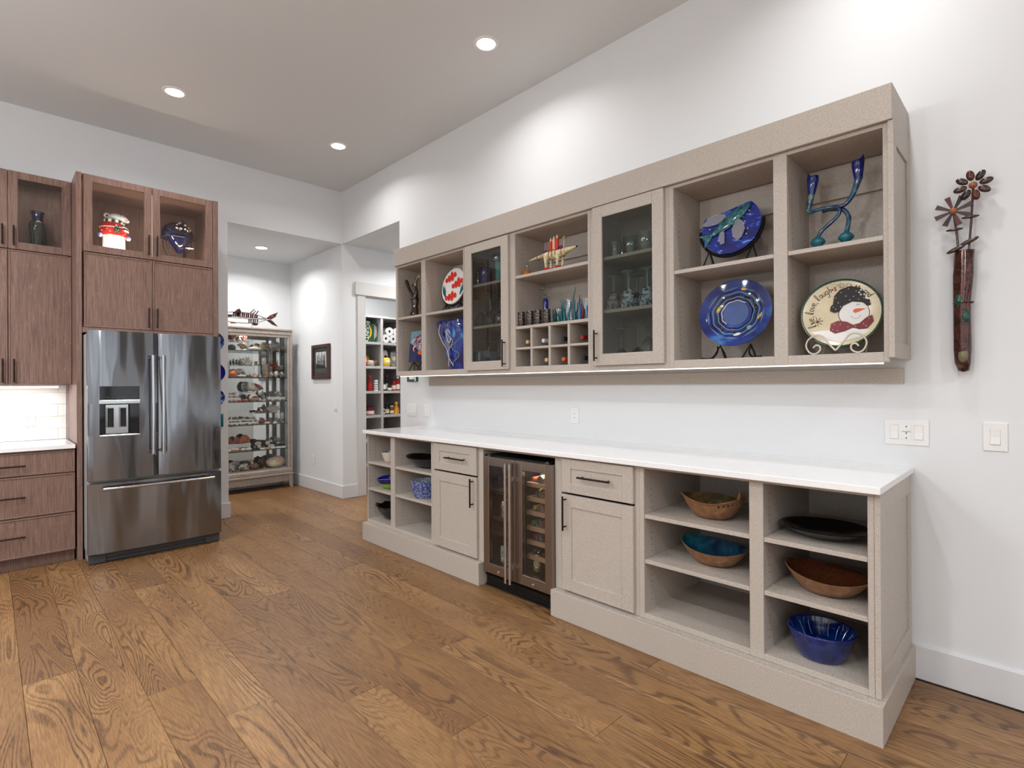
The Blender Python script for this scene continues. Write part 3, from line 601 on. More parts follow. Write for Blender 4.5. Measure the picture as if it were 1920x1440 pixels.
# ------------------------------------------------------------------ french-door fridge
fr = thing('refrigerator', 'large stainless french-door refrigerator with ice dispenser in the brown cabinet', 'fridge', (.996, 5.5, 0))
FX0, FX1 = .537, 1.455
build('body', MB().box(FX0 + .004, FX1 - .004, 5.15, 5.9, .085, 1.77, .003).box(FX0 + .01, FX1 - .01, 5.17, 5.9, .01, .085), M_SIDE, fr)
build('base_grille', MB().box(FX0 + .006, FX0 + .115, 5.135, 5.17, .004, .078, .003).box(FX1 - .115, FX1 - .006, 5.135, 5.17, .004, .078, .003).box(FX0 + .115, FX1 - .115, 5.135, 5.17, .038, .078, .003).box(FX0 + .115, FX1 - .115, 5.155, 5.17, .006, .038), M_DGR, fr)
def bulge(x, x0, x1, edge=5.094, deep=.02): s = (x - (x0 + x1) / 2) / ((x1 - x0) / 2); e = max(0, abs(s) - .955) / .045; return edge - deep * (1 - s * s) + .012 * e * e
def slab(mb, xa, xb, za, zb, x0, x1, back=5.145, n=14):
    pts = [(xa + (xb - xa) * i / n, bulge(xa + (xb - xa) * i / n, x0, x1)) for i in range(n + 1)]
    return mb.prism([(x, y) for x, y in pts] + [(xb, back), (xa, back)], za, zb)
LX0, LX1, RX0, RX1 = .537, .9855, .9925, 1.455
dx0, dx1, dz0, dz1, dz2, dz3 = .607, .858, .99, 1.227, 1.26, 1.363
mb = MB(); slab(mb, LX0, LX1, .642, dz0, LX0, LX1); slab(mb, LX0, dx0, dz0, dz1, LX0, LX1, n=6); slab(mb, dx1, LX1, dz0, dz1, LX0, LX1, n=6); slab(mb, LX0, LX1, dz1, 1.79, LX0, LX1)
ld_ = build('door', mb, M_STEEL, fr, smooth=20)
rd_ = build('door', slab(MB(), RX0, RX1, .642, 1.79, RX0, RX1), M_STEEL, fr, smooth=20)
dr_ = build('drawer', slab(MB(), FX0, FX1, .085, .618, FX0, FX1), M_STEEL, fr, smooth=20)
build('display', MB().box(dx0, dx1, 5.068, 5.085, dz2, dz3, .002), M_GLB, ld_)
for i, w_ in enumerate((.02, .012, .03, .03, .012, .028)): build('display_mark', MB().box(.645 + i * .033, .645 + i * .033 + w_, 5.0675, 5.0685, 1.277, 1.281), M_DGR, ld_)
build('dispenser_frame', MB().box(dx0 - .006, dx1 + .006, 5.066, 5.09, dz1, dz1 + .03, .003).box(dx0 - .004, dx1 + .004, 5.060, 5.12, dz0 - .014, dz0, .003), M_BAR, ld_)
build('recess', MB().box(dx0, dx1, 5.128, 5.133, dz0, dz1).box(dx0, dx0 + .035, 5.085, 5.128, dz0, dz1).box(dx1 - .06, dx1, 5.085, 5.128, dz0, dz1).box(dx0, dx1, 5.08, 5.128, dz1 - .004, dz1), M_GLB, ld_)
build('recess_plate', MB().box(dx0 + .04, dx1 - .065, 5.118, 5.128, dz0 + .004, dz1 - .006, .002), M_BAR, ld_)
for x in (.678, .757):
    p = build('paddle', MB().box(x - .018, x + .018, 5.1, 5.118, 1.048, 1.192, .003), M_BLK, ld_)
    build('paddle_rim', MB().box(x - .024, x - .018, 5.096, 5.118, 1.042, 1.196, .002).box(x + .018, x + .024, 5.096, 5.118, 1.042, 1.196, .002).box(x - .018, x + .018, 5.09, 5.118, 1.04, 1.05, .002).box(x - .018, x + .018, 5.096, 5.118, 1.19, 1.196, .001), M_BAR, ld_) if 0 else None
    build('paddle_rim', MB().tube([(x - .021, 5.108, 1.195), (x - .021, 5.108, 1.044), (x + .021, 5.108, 1.044), (x + .021, 5.108, 1.195), (x - .021, 5.108, 1.195)], .0035, 6), M_BAR, ld_)
build('drip_slot', MB().box(dx0 + .05, dx1 - .07, 5.085, 5.12, dz0, dz0 + .003), M_BLK, ld_)
def fhandle(parent, p0, p1, off=.055):
    p0, p1 = Vector(p0), Vector(p1); d = (p1 - p0).normalized()
    mb = MB().cyl(p0, p1, .0115, n=16)
    for q, s in ((p0, 1), (p1, -1)):
        mb.cyl(q - d * s * .004, q + d * s * .03, .0135, n=16); mb.cyl(q + d * s * .014, q + d * s * .014 + Vector((0, off, 0)), .009, n=10)
    build('door_handle', mb, M_BAR, parent, smooth=40)
fhandle(ld_, (.943, 5.022, .826), (.943, 5.022, 1.606)); fhandle(rd_, (1.012, 5.022, .826), (1.012, 5.022, 1.606)); fhandle(dr_, (.622, 5.014, .583), (1.372, 5.014, .583), .05)
build('top_hinge', MB().box(FX0 + .02, FX0 + .09, 5.10, 5.2, 1.771, 1.786, .003), M_DGR, fr); build('top_hinge', MB().box(FX1 - .09, FX1 - .02, 5.10, 5.2, 1.771, 1.786, .003), M_DGR, fr)

# ------------------------------------------------------------------ pieces in the brown cabinets
t = thing('glass_vase', 'dark green vase with a flared blue rim behind the left glass door', 'vase', (.297, 5.82, 2.4525))
M_VASE = spots('dark_vase_glaze', (30, 34, 30), (120, 124, 104), .08, 160, .18, coat=.5)
tw = lambda x, y, z, a: (x * (1 + .06 * sin(4 * a + z * 26)), y * (1 + .06 * sin(4 * a + z * 26)), z)
build('body', MB().lathe([(.0, 0), (.052, 0), (.056, .012), (.055, .06), (.058, .12), (.061, .19), (.059, .23), (.045, .258), (.036, .268)], 32, (.297, 5.82, 2.4525), fn=tw), M_VASE, t, smooth=60)
build('rim', MB().lathe([(.036, .268), (.036, .285), (.038, .31), (.045, .338), (.042, .34), (.034, .31), (.032, .27), (.0, .268)], 32, (.297, 5.82, 2.4525)), M_NAVY, t, smooth=60)

bx, by, bz = .766, 5.56, 2.4505
t = thing('bear_cookie_jar', 'white bear cookie jar in a red sweater and striped scarf behind glass', 'cookie jar', (bx, by, bz))
build('legs', MB().lathe([(0, 0), (.098, 0), (.1, .012), (.094, .05), (.08, .085), (.079, .19), (.0, .2)], 28, (bx, by, bz), sy=.72), M_WHITE, t, smooth=50)
build('sweater', MB().lathe([(.0, .16), (.075, .163), (.097, .185), (.104, .22), (.098, .255), (.078, .288), (.05, .305), (0, .307)], 32, (bx, by, bz), sy=.8), M_RED, t, smooth=60)
build('hem', MB().lathe([(.077, .162), (.084, .168), (.09, .176), (.086, .18), (.0, .18)], 32, (bx, by, bz), sy=.8), M_CREAM, t, smooth=60)
build('seam', MB().tube([(bx + .1 * cos(a), by + .081 * sin(a), bz + .247 + .004 * cos(a)) for a in [2 * PI * i / 32 for i in range(33)]], .0022, 6), M_WHITE, t, smooth=60)
for i in range(14):
    a = PI + i * PI / 14 + .1; zz = bz + .195 + (i * 37 % 60) / 1000
    k = .1035 * (1 - ((zz - bz - .222) / .11) ** 2 * .5); build('dot', MB().ball((bx + k * cos(a), by + .8 * k * sin(a), zz), .0028, n=6, m=4), M_WHITE, t)
for s in (-1, 1): build('paw', MB().ball((bx + s * .095, by - .035, bz + .172), .019, .017, .02, 12, 8), swirl('paw_glaze', (60, 84, 170), (220, 224, 236), None, .2, 30) if s < 0 else bpy.data.materials['paw_glaze'], t, smooth=60)
tree = [(0, .03), (.008, .03), (.03, 0), (.018, 0), (.034, -.022), (-.034, -.022), (-.018, 0), (-.03, 0), (-.008, .03)]
Mt = frame((bx + .01, by - .0855, bz + .222), (1, 0, .05), (0, .02, 1)); te = build('tree_emblem', MB().prism([(a * .75, b * 1.1) for a, b in tree], 0, .004, Mt), M_GREEN, t)
for a, b in ((0, .024), (-.01, 0), (.011, -.002), (-.016, -.02), (.014, -.019), (0, -.012)): build('bauble', MB().ball(Mt @ Vector((a * .8, b, .005)), .0026, n=6, m=4), M_WHITE, te)
for i in range(18):
    a = 2 * PI * i / 18; c = (bx + .062 * cos(a), by + .05 * sin(a), bz + .3)
    build('scarf', MB().box(-.0112, .0112, -.012, .012, -.014, .014, .003, Matrix.Translation(c) @ Matrix.Rotation(a + PI / 2, 4, 'Z')), M_GREEN if i % 2 else M_WHITE, t)
for i in range(5): build('scarf', MB().box(-.016, .016, -.006, .006, -.008, .008, .003, Matrix.Translation((bx + .052 + i * .006, by - .05 - i * .006, bz + .282 - i * .015)) @ Matrix.Rotation(.35, 4, 'Y')), M_GREEN if i % 2 else M_WHITE, t)
hd = build('head', MB().ball((bx + .015, by - .01, bz + .335), .06, .046, .038, 20, 12).tube([(bx + .05, by - .015, bz + .34), (bx + .075, by - .022, bz + .328), (bx + .088, by - .026, bz + .322)], [.033, .026, .018], 14).ball((bx + .088, by - .026, bz + .322), .018, n=12, m=8), M_WHITE, t, smooth=70)
build('ear', MB().tube([(bx - .048 + .0165 * cos(a), by - .01, bz + .345 + .0165 * sin(a)) for a in [2 * PI * i / 14 for i in range(15)]], .0075, 8), M_WHITE, hd, smooth=60)
build('ear', MB().ball((bx + .045, by + .015, bz + .368), .013, .008, .013, 10, 8), M_INK, hd, smooth=60)
build('nose', MB().ball((bx + .096, by - .032, bz + .333), .008, n=10, m=6), M_INK, hd, smooth=60); build('eye', MB().ball((bx + .06, by - .05, bz + .352), .0045, n=8, m=6), M_INK, hd)
build('mouth', MB().tube([(bx + .068, by - .046, bz + .325), (bx + .08, by - .046, bz + .318), (bx + .092, by - .042, bz + .318)], .0015, 6), M_WALNL, hd)

hx, hy, hz = 1.235, 5.58, 2.4505
t = thing('glass_helmet_vase', 'dark blue glossy glass dome with a drooping tip on a black scroll stand', 'glass ornament', (hx, hy, hz))
dome = lambda x, y, z: (x, y, z if z > -.2 else -.2 + (z + .2) * .25)
build('dome', MB().ball((hx, hy, hz + .29), .128, .11, .112, 28, 18, dome), M_NAVY, t, smooth=60)
build('rim', MB().tube([(hx + .13 * cos(a), hy + .112 * sin(a), hz + .255) for a in [2 * PI * i / 36 for i in range(37)]], .008, 8), M_NAVY, t, smooth=60)
build('drip', MB().lathe([(0, .118), (.014, .12), (.03, .14), (.05, .175), (.078, .21), (.1, .255), (0, .26)], 24, (hx + .01, hy - .01, hz), sy=.85), M_NAVY, t, smooth=60)
Mc = frame((hx + .012, hy - .068, hz + .178), (1, 0, 0), (0, -.55, 1))
build('emblem', MB().tube([Mc @ Vector((.026 * cos(a), .023 * sin(a), .004)) for a in [.7 + (2 * PI - 1.4) * i / 20 for i in range(21)]], .004, 6), M_PEW, t, smooth=60)
rs = random.Random(5)
for i in range(16): a, b = rs.uniform(-.2, .95), rs.uniform(.15, .95); build('fleck', MB().ball((hx + .128 * cos(b) * sin(a) * 1.0, hy - .112 * cos(b) * cos(a), hz + .29 + .112 * sin(b)), rs.uniform(.005, .013), .004, rs.uniform(.005, .011), 8, 6), (M_WHITE, M_CREAM, M_WALNL)[i % 3], t)
st = thing('wire_stand', 'black scroll-footed wire stand carrying the dark blue glass dome', 'stand', (hx, hy, hz))
for s in (-1, 1):
    for f in (-1, 1):
        pts = [(hx + s * .1, hy + f * .06, hz + .235), (hx + s * .095, hy + f * .06, hz + .17), (hx + s * .065, hy + f * .05, hz + .09), (hx + s * .06, hy + f * .05, hz + .03), (hx + s * .085, hy + f * .06, hz + .005), (hx + s * .11, hy + f * .065, hz + .014), (hx + s * .108, hy + f * .065, hz + .03), (hx + s * .096, hy + f * .062, hz + .024)]
        build('leg', MB().tube(smoothpath(pts, 5), .0034, 6), M_IRON, st, smooth=60)
build('ring', MB().tube([(hx + .064 * cos(a), hy + .05 * sin(a), hz + .085) for a in [2 * PI * i / 24 for i in range(25)]], .003, 6), M_IRON, st, smooth=60)
build('back_post', MB().box(hx + .082, hx + .1, hy + .155, hy + .17, hz, hz + .45).tube([(hx + .09, hy + .16, hz + .45), (hx + .08, hy + .15, hz + .468), (hx + .07, hy + .15, hz + .475)], .004, 6), M_IRON, st)

# blue glass plates on the wall stub beside the fridge
M_BPL = swirl('blue_plate_glass', (22, 40, 120), (96, 150, 220), (200, 220, 245), .08, 9, 3); M_BPD = plain('deep_blue_glass', (16, 18, 140), .07)
for nm, lab, z, r, x, mt in (('glass_plate', 'pale-streaked blue glass plate on the wall behind the fridge, topmost of three', 1.815, .098, 1.634, M_BPL), ('glass_plate', 'deep blue glass plate on the wall behind the fridge, middle of three', 1.50, .095, 1.645, M_BPD), ('glass_plate', 'streaked blue glass plate on the wall behind the fridge, lowest of three', 1.245, .085, 1.650, M_BPL)):
    build(nm, MB().lathe([(0, .008), (r * .6, .008), (r, .03), (r, .036), (r * .58, .015), (0, .015)], 40, M=frame((x, YB, z), (1, 0, 0), (0, 0, 1))), mt, None, (x, YB, z), smooth=50, label=lab, cat='plate', group='blue plates on the wall')
build('wall_tile', MB().box(1.56, 1.727, YB - .012, YB, .945, 1.075, .002), M_TEAL, None, (1.64, YB, 1.0), label='square teal tile on the wall behind the fridge, below the blue plates', cat='tile')

# ------------------------------------------------------------------ hall: picture, glass cabinet, fish
t = thing('framed_picture', 'dark wood framed picture of black trees on the hall wall', 'picture', (XW, 6.547, 1.666))
Mp = frame((XW, 6.547, 1.666), RU, (0, 0, 1)); W2, H2 = .253, .221
M_FRW = plain('frame_wood', (64, 34, 30), .35, var=.3, scale=40)
build('picture_frame', MB().box(-W2, -W2 + .055, -H2, H2, .002, .024, .003, Mp).box(W2 - .055, W2, -H2, H2, .002, .024, .003, Mp).box(-W2 + .055, W2 - .055, -H2, -H2 + .045, .002, .024, .003, Mp).box(-W2 + .055, W2 - .055, H2 - .045, H2, .002, .024, .003, Mp), M_FRW, t)
pr = build('print', MB().box(-W2 + .05, W2 - .05, -H2 + .04, H2 - .04, .004, .008, M=Mp), plain('picture_mat', (54, 56, 54), .6), t)
build('sky_area', MB().box(-.145, .145, -.14, .125, .008, .009, M=Mp), plain('picture_sky', (196, 200, 200), .6, var=.1, scale=20), pr)
build('ground', MB().prism([(-.145, -.14), (.145, -.14), (.145, -.075), (.03, -.045), (-.145, -.02)], .009, .0098, Mp), plain('picture_ground', (66, 68, 62), .6, var=.3, scale=60), pr)
for i, (x, h) in enumerate(((-.105, .19), (-.06, .21), (-.02, .165), (.025, .22), (.07, .19), (.108, .2))):
    pts = []
    for j in range(7): pts.append((x - .006 - .018 * (1 - j / 7) * (1 if j % 2 else .5), -.085 + h * j / 7))
    pts.append((x, -.085 + h)); pts += [(2 * x - a, b) for a, b in pts[:-1][::-1]]
    build('tree', MB().prism(pts, .0098, .0104, Mp), M_INK, pr)
t = thing('small_wall_frame', 'small green frame on the right wall just under the cabinet end', 'picture', (XW, 4.5, 1.43))
build('picture_frame', MB().box(XW - .014, XW, 4.407, 4.588, 1.395, 1.442, .002), plain('green_frame', (24, 74, 58), .4), t); build('card', MB().box(XW - .016, XW - .0138, 4.46, 4.545, 1.418, 1.442), M_WHITE, t); build('card', MB().box(XW - .016, XW - .0138, 4.43, 4.452, 1.4, 1.442), M_WHITE, t)

KX0, KX1, KY0, KY1 = 1.90, 2.938, 7.20, 7.512
def weathered():
    t_ = NT('weathered_wood'); a = t_.noise(t_.coord((40, 40, 160)), 1, 4); b = t_.noise(t_.coord((6, 6, 14)), 1, 3)
    c = t_.ramp(a, (.35, srgb(120, 108, 100)), (.65, srgb(170, 158, 148))); t_.set(t_.mix(t_.math('MULTIPLY', b, .4), c, srgb(196, 186, 176)), .5); return t_.m
M_WEA = weathered()
k = thing('curio_cabinet', 'weathered grey glass display cabinet full of shells in the hall', 'cabinet', (2.42, 7.36, 0))
for x in (KX0, KX1 - .055):
    for y in (KY0, KY1 - .05):
        build('leg', MB().prism([(0, .17), (.055, .17), (.055, 0), (.022, 0), (.008, .05), (0, .1)] if x == KX0 else [(0, .17), (.055, .17), (.055, .1), (.047, .05), (.033, 0), (0, 0)] if 0 else ([(0, .17), (.055, .17), (.055, 0), (.022, 0), (.006, .055), (0, .11)] if x > 2 else [(0, .17), (.055, .17), (.055, .11), (.049, .055), (.033, 0), (0, 0)]), 0, .045, Matrix(((1, 0, 0, x), (0, 0, 1, y), (0, 1, 0, 0), (0, 0, 0, 1)))), M_WEA, k)
build('apron', MB().box(KX0 + .055, KX1 - .055, KY0 + .008, KY0 + .028, .085, .18).box(KX1 - .03, KX1 - .01, KY0 + .045, KY1 - .05, .085, .18).box(KX0 + .01, KX0 + .03, KY0 + .045, KY1 - .05, .085, .18), M_WEA, k)
build('base_moulding', MB().box(KX0 - .008, KX1 + .006, KY0 - .014, KY1, .172, .2, .006).box(KX0, KX1, KY0 - .004, KY1, .2, .255, .008).box(KX0 + .03, KX1 - .03, KY0 + .012, KY1 - .006, .255, .267), M_WEA, k)
build('post', MB().box(KX0, KX0 + .028, KY0, KY0 + .04, .255, 2.06, .004).box(KX0 + .028, KX0 + .06, KY0 + .008, KY0 + .036, .255, 2.06, .006), M_WEA, k)
build('post', MB().box(KX1 - .028, KX1, KY0, KY0 + .04, .255, 2.06, .004).box(KX1 - .06, KX1 - .028, KY0 + .008, KY0 + .036, .255, 2.06, .006), M_WEA, k)
for x in (KX0, KX1 - .045): build('post', MB().box(x, x + .045, KY1 - .04, KY1, .255, 2.06), plain('dark_post', (58, 58, 58), .5), k)
build('top_board', MB().box(KX0 - .004, KX1 + .006, KY0 - .012, KY1, 2.092, 2.118, .006).box(KX0, KX1, KY0 - .002, KY1, 2.04, 2.092, .006).box(KX0 + .028, KX1 - .028, KY0 + .006, KY0 + .03, 2.005, 2.045, .004), M_WEA, k)
build('mirror_back', MB().box(KX0 + .045, KX1 - .045, KY1 - .012, KY1 - .002, .27, 2.04), M_MIRROR, k)
build('mirror_bar_reflection', MB().box(2.56, 2.585, KY1 - .018, KY1 - .0125, .27, 2.04) if 0 else MB().box(2.70, 2.735, KY1 - .02, KY1 - .0125, .27, 2.04), bpy.data.materials['dark_post'], k)  # dark strip laid on the mirror in place of the frame's reflection
build('pane', MB().box(KX0 + .05, KX1 - .05, KY0 + .018, KY0 + .022, .262, 2.03), M_CPANE, k); build('pane', MB().box(KX1 - .018, KX1 - .014, KY0 + .04, KY1 - .045, .262, 2.05), M_CPANE, k); build('pane', MB().box(KX0 + .014, KX0 + .018, KY0 + .04, KY1 - .045, .262, 2.05), M_CPANE, k)
M_SHG = thinglass('shelf_glass', (.8, .84, .82), .1); M_EDGE = plain('glass_edge', (30, 42, 40), .15)
for z in (1.822, 1.475, 1.161, .861, .528):
    s = build('glass_shelf', MB().box(KX0 + .03, KX1 - .03, 7.236, KY1 - .02, z - .008, z - .0005), M_SHG, k); build('shelf_edge', MB().box(KX0 + .03, KX1 - .03, 7.233, 7.2355, z - .009, z - .0003), M_EDGE, s)
ld = bpy.data.lights.new('curio_lamp', 'AREA'); ld.shape = 'DISK'; ld.size = .08; ld.energy = 2.2; ld.color = (1, .93, .84); lo = bpy.data.objects.new('curio_lamp', ld); COL.objects.link(lo); lo.location = (2.42, 7.35, 2.03)

# copper fish on the cabinet
t = thing('copper_fish', 'openwork copper and wire fish sculpture lying on top of the shell cabinet', 'sculpture', (2.4, 7.33, 2.118))
M_COP = swirl('copper_sheet', (34, 18, 14), (92, 52, 38), (170, 126, 100), .3, 30, 1)
for n_ in ('copper_sheet',): bpy.data.materials[n_].node_tree.nodes['Principled BSDF'].inputs['Metallic'].default_value = .7
up_ = [(2.0, 2.25), (2.1, 2.285), (2.25, 2.31), (2.42, 2.312), (2.55, 2.29), (2.645, 2.255)]; dn_ = [(2.0, 2.22), (2.1, 2.19), (2.25, 2.178), (2.42, 2.18), (2.55, 2.205), (2.645, 2.24)]; mid = [(2.0, 2.235), (2.2, 2.238), (2.45, 2.236), (2.645, 2.245)]
for nm, pl in (('spine', up_), ('belly_wire', dn_), ('middle_wire', mid), ('middle_wire', [(x, z + .014) for x, z in mid])): build(nm, MB().tube(smoothpath([(x, 7.33, z) for x, z in pl], 6), .004, 6), M_COP, t, smooth=60)
def zat(pl, x):
    for (a, b), (c, d) in zip(pl, pl[1:]):
        if a <= x <= c: return b + (d - b) * (x - a) / (c - a)
    return pl[-1][1]
def plate_y(name, pts, y=7.33, th=.006, par=t): return build(name, MB().prism([(x, z) for x, z in pts], -th / 2, th / 2, Matrix(((1, 0, 0, 0), (0, 0, -1, y), (0, 1, 0, 0), (0, 0, 0, 1)))), M_COP, par)
for i in range(12):
    x = 2.235 + i * .026; a, b = zat(up_, x), .012 + zat(mid, x)
    plate_y('scale', [(x, a), (x + .02, zat(up_, x + .02)), (x + .016, b), (x - .003, b + .003)], 7.33 + .006 * (i % 2))
for i in range(5):
    x = 2.42 + i * .026; plate_y('scale', [(x, zat(mid, x) - .004), (x + .019, zat(mid, x + .02) - .004), (x + .016, zat(dn_, x + .02)), (x + .002, zat(dn_, x))], 7.33 + .006 * (i % 2))
plate_y('head_plate', [(2.245, 2.305), (2.29, 2.35), (2.315, 2.36), (2.335, 2.32), (2.325, 2.262), (2.28, 2.262)]); plate_y('tail_fin', [(2.64, 2.255), (2.7, 2.31), (2.797, 2.355), (2.765, 2.29), (2.7, 2.245)], 7.325); plate_y('tail_fin', [(2.64, 2.242), (2.71, 2.245), (2.75, 2.215), (2.8, 2.16), (2.72, 2.185)], 7.335)
for x0, z0, x1, z1 in ((2.435, 2.312, 2.503, 2.374), (2.47, 2.31, 2.52, 2.352), (2.505, 2.302, 2.552, 2.355)): plate_y('dorsal_fin', [(x0, z0), (x0 + .014, z0 - .004), (x1, z1 - .006), (x1 - .008, z1)])
plate_y('belly_fin', [(2.455, 2.186), (2.55, 2.19), (2.53, 2.158), (2.49, 2.153)]); plate_y('belly_fin', [(2.2, 2.178), (2.24, 2.182), (2.28, 2.158), (2.25, 2.165), (2.21, 2.16)]); plate_y('snout_plate', [(2.0, 2.245), (2.1, 2.275), (2.235, 2.275), (2.22, 2.245), (2.12, 2.238)])
build('foot_rod', MB().cyl((2.47, 7.335, 2.118), (2.47, 7.335, 2.185), .0035, n=6), M_IRON, t); build('foot_rod', MB().cyl((2.1, 7.335, 2.118), (2.1, 7.335, 2.192), .0035, n=6), M_IRON, t)

# ------------------------------------------------------------------ shells, corals and risers
M_ACR = thinglass('acrylic', (.9, .93, .93), .1); M_ACW = plain('white_acrylic', (226, 226, 222), .3, var=.02)
def riser(label, x0, x1, y0, y1, z0, z1, mat=None):
    mb = MB().box(x0, x1, y0, y1, z1 - .006, z1)
    if mat is None: mb.box(x0, x0 + .005, y0, y1, z0, z1 - .006).box(x1 - .005, x1, y0, y1, z0, z1 - .006)
    else: mb = MB().box(x0, x1, y0, y1, z0, z1, .002)
    build('display_riser', mb, mat or M_ACR, None, ((x0 + x1) / 2, y0, z0), label=label, cat='riser', group='risers in the shell cabinet')
Z = dict(A=1.822, B=1.475, C=1.161, D=.861, E=.528, F=.268)
riser('clear riser under the reddish corals on the top glass shelf', 2.13, 2.43, 7.33, 7.44, Z['A'], 1.95); riser('clear riser under the spiky white coral on the second glass shelf', 2.20, 2.578, 7.35, 7.44, Z['B'], 1.633)
riser('clear riser under the big conch on the third glass shelf', 2.34, 2.58, 7.31, 7.46, Z['C'], 1.281); riser('clear riser under the white branching coral on the fourth glass shelf', 2.505, 2.876, 7.345, 7.45, Z['D'], 1.0)
riser('white step at the left of the third glass shelf', 2.13, 2.325, 7.33, 7.40, Z['C'], 1.212, M_ACW); riser('higher white step behind the other at the left of the third shelf', 2.13, 2.315, 7.401, 7.45, Z['C'], 1.245, M_ACW)
for i, (y0, z1, a) in enumerate(((7.285, .893, 'front'), (7.345, .93, 'rear'))): riser('%s white step with rows of tiny shells on the fourth glass shelf' % a, 2.12, 2.525, y0 + (.001 if i else 0), y0 + .06, Z['D'], z1, M_ACW)
riser('white step under the row of dark shells at the right of the third shelf', 2.655, 2.885, 7.315, 7.44, Z['C'], 1.212, M_ACW)
riser('white slab step under the orange scallops on the fifth glass shelf', 2.15, 2.455, 7.365, 7.44, Z['E'], .615, M_ACW)
for y0, y1, z1, a in ((7.275, 7.326, .541, 'lowest'), (7.327, 7.385, .572, 'middle'), (7.386, 7.45, .600, 'highest')): riser('%s black step of the stones at the right of the fifth glass shelf' % a, 2.462, 2.885, y0, y1, Z['E'], z1, M_BLK)
riser('dark block behind the pale rocks at the right of the second glass shelf', 2.70, 2.89, 7.39, 7.45, Z['B'], 1.566, M_DGR)
rg = random.Random(11)
SH = {}
def shc(name, a, b, c=None, sc=30, r=.35):
    if name not in SH: SH[name] = swirl('shell_' + name, a, b, c, r, sc, 1.2, coat=.1)
    return SH[name]
S_TAN = shc('tan', (120, 84, 60), (196, 160, 124), (226, 206, 180)); S_RED = shc('red', (110, 34, 24), (170, 72, 46), (196, 120, 92)); S_ORA = shc('orange', (150, 62, 20), (206, 104, 40), (226, 150, 92)); S_WHT = shc('white', (196, 186, 172), (232, 226, 216)); S_GRY = shc('grey', (96, 92, 88), (160, 154, 148), (200, 194, 186)); S_DRK = shc('dark', (34, 30, 28), (84, 74, 66)); S_OLV = shc('olive', (70, 64, 44), (128, 116, 84), (160, 150, 120)); S_MIX = shc('mixed', (74, 44, 36), (216, 206, 196), (236, 230, 224), 26); S_PNK = shc('pink', (196, 150, 130), (226, 196, 180)); S_ABA = shc('abalone', (54, 56, 52), (140, 130, 116), (206, 196, 186), 24, .15); S_TEAL = shc('sea_green', (40, 62, 58), (92, 110, 104)); S_BRN = shc('brown', (84, 50, 34), (146, 98, 68), (190, 150, 120))
def sfx(x, a=1): return math.copysign(abs(x) ** a, x)
def s_ball(w, d, h, j=.12, n=14, m=9, seed=0):
    q = random.Random(seed); f1, f2, f3 = (q.uniform(0, 6) for _ in range(3))
    def fn(x, y, z):
        k = 1 + j * (sin(4 * x + f1) * sin(5 * y + f2) + .5 * sin(9 * z + f3)); return (x * k, y * k, z * k)
    return MB().ball((0, 0, h / 2), w / 2, d / 2, h / 2, n, m, fn)
def s_scallop(w, h):
    mb = MB(); n = 22; rows_ = []
    for i in range(7):
        f = i / 6; row = []
        for j in range(n + 1):
            a = PI * (-.12 + 1.24 * j / n); r = f * (1 + .045 * (1 if j % 2 else -1) * f); row.append((w / 2 * r * cos(a), -.16 * w * (1 - f * f) * (1 + .12 * (j % 2)), h * (.12 + .88 * f * max(sin(a), -.12))))
        rows_.append(row)
    vs = [p for r in rows_ for p in r]; nb = len(vs); vs += [(x, y + .006 + .02 * w, z) for x, y, z in vs]; N = n + 1
    fs = [(i * N + j, i * N + j + 1, (i + 1) * N + j + 1, (i + 1) * N + j) for i in range(6) for j in range(n)]
    fs += [tuple(nb + q for q in f[::-1]) for f in fs] + [(6 * N + j, 6 * N + j + 1, nb + 6 * N + j + 1, nb + 6 * N + j) for j in range(n)]
    fs += [(i * N, (i + 1) * N, nb + (i + 1) * N, nb + i * N) for i in range(6)] + [(i * N + n, nb + i * N + n, nb + (i + 1) * N + n, (i + 1) * N + n) for i in range(6)]
    return mb.add(vs, fs)
def s_conch(w, h, turns=4):
    """Whorled shell lying along X, wide at the left, pointed at the right."""
    pts = []; rr = []
    for i in range(22):
        f = i / 21; pts.append((-w / 2 + w * f, 0, h * .5 * (1 - .35 * f))); rr.append(h * .5 * (sin(PI * min(1, .12 + f * .55) ** .9)) * (1 - f) ** .55 * (1 + .1 * sin(f * turns * 2 * PI)) + .002)
    return MB().tube(pts, rr, 14)
def s_spiral(w, h, d):
    mb = MB(); pts = []; rr = []
    for i in range(46):
        a = i / 45 * 4.6 * PI; r = .06 + .94 * (i / 45) ** 1.5; pts.append((w * .36 * r * cos(a + 1.2), -d * .25 * (1 - r), h / 2 + h * .33 * r * sin(a + 1.2))); rr.append(.005 + min(w, h) * .2 * r)
    return mb.tube(pts, rr, 10)
def s_branch(w, h, n=16, r=.006, seed=1, spread=1.0):
    q = random.Random(seed); mb = MB().ball((0, 0, h * .1), w * .28, w * .2, h * .12, 10, 6)
    for i in range(n):
        a = -PI * .5 * spread + PI * spread * (i + q.random()) / n; y = q.uniform(-.25, .25) * w; L = q.uniform(.65, 1)
        p = [(0, 0, h * .08), (w * .22 * sin(a), y * .5, h * .45 * L * (.5 + .5 * cos(a))), (w * .5 * sin(a) * L, y, h * L * (.25 + .75 * cos(a * .85)))]
        mb.tube(smoothpath(p, 3), lerpr([r * 1.3, r, r * .5], 7), 6)
    return mb
def s_cone(w, h): return MB().lathe([(0, 0), (w * .46, 0), (w * .5, h * .12), (w * .36, h * .3), (w * .38, h * .36), (w * .24, h * .55), (w * .25, h * .6), (w * .12, h * .8), (.001, h)], 14)
def s_disc(w, h): return MB().ball((0, 0, h / 2), w / 2, .012, h / 2, 18, 10).tube([(0, -.012, h / 2), (0, -.014, h * .5)], w * .1, 5)
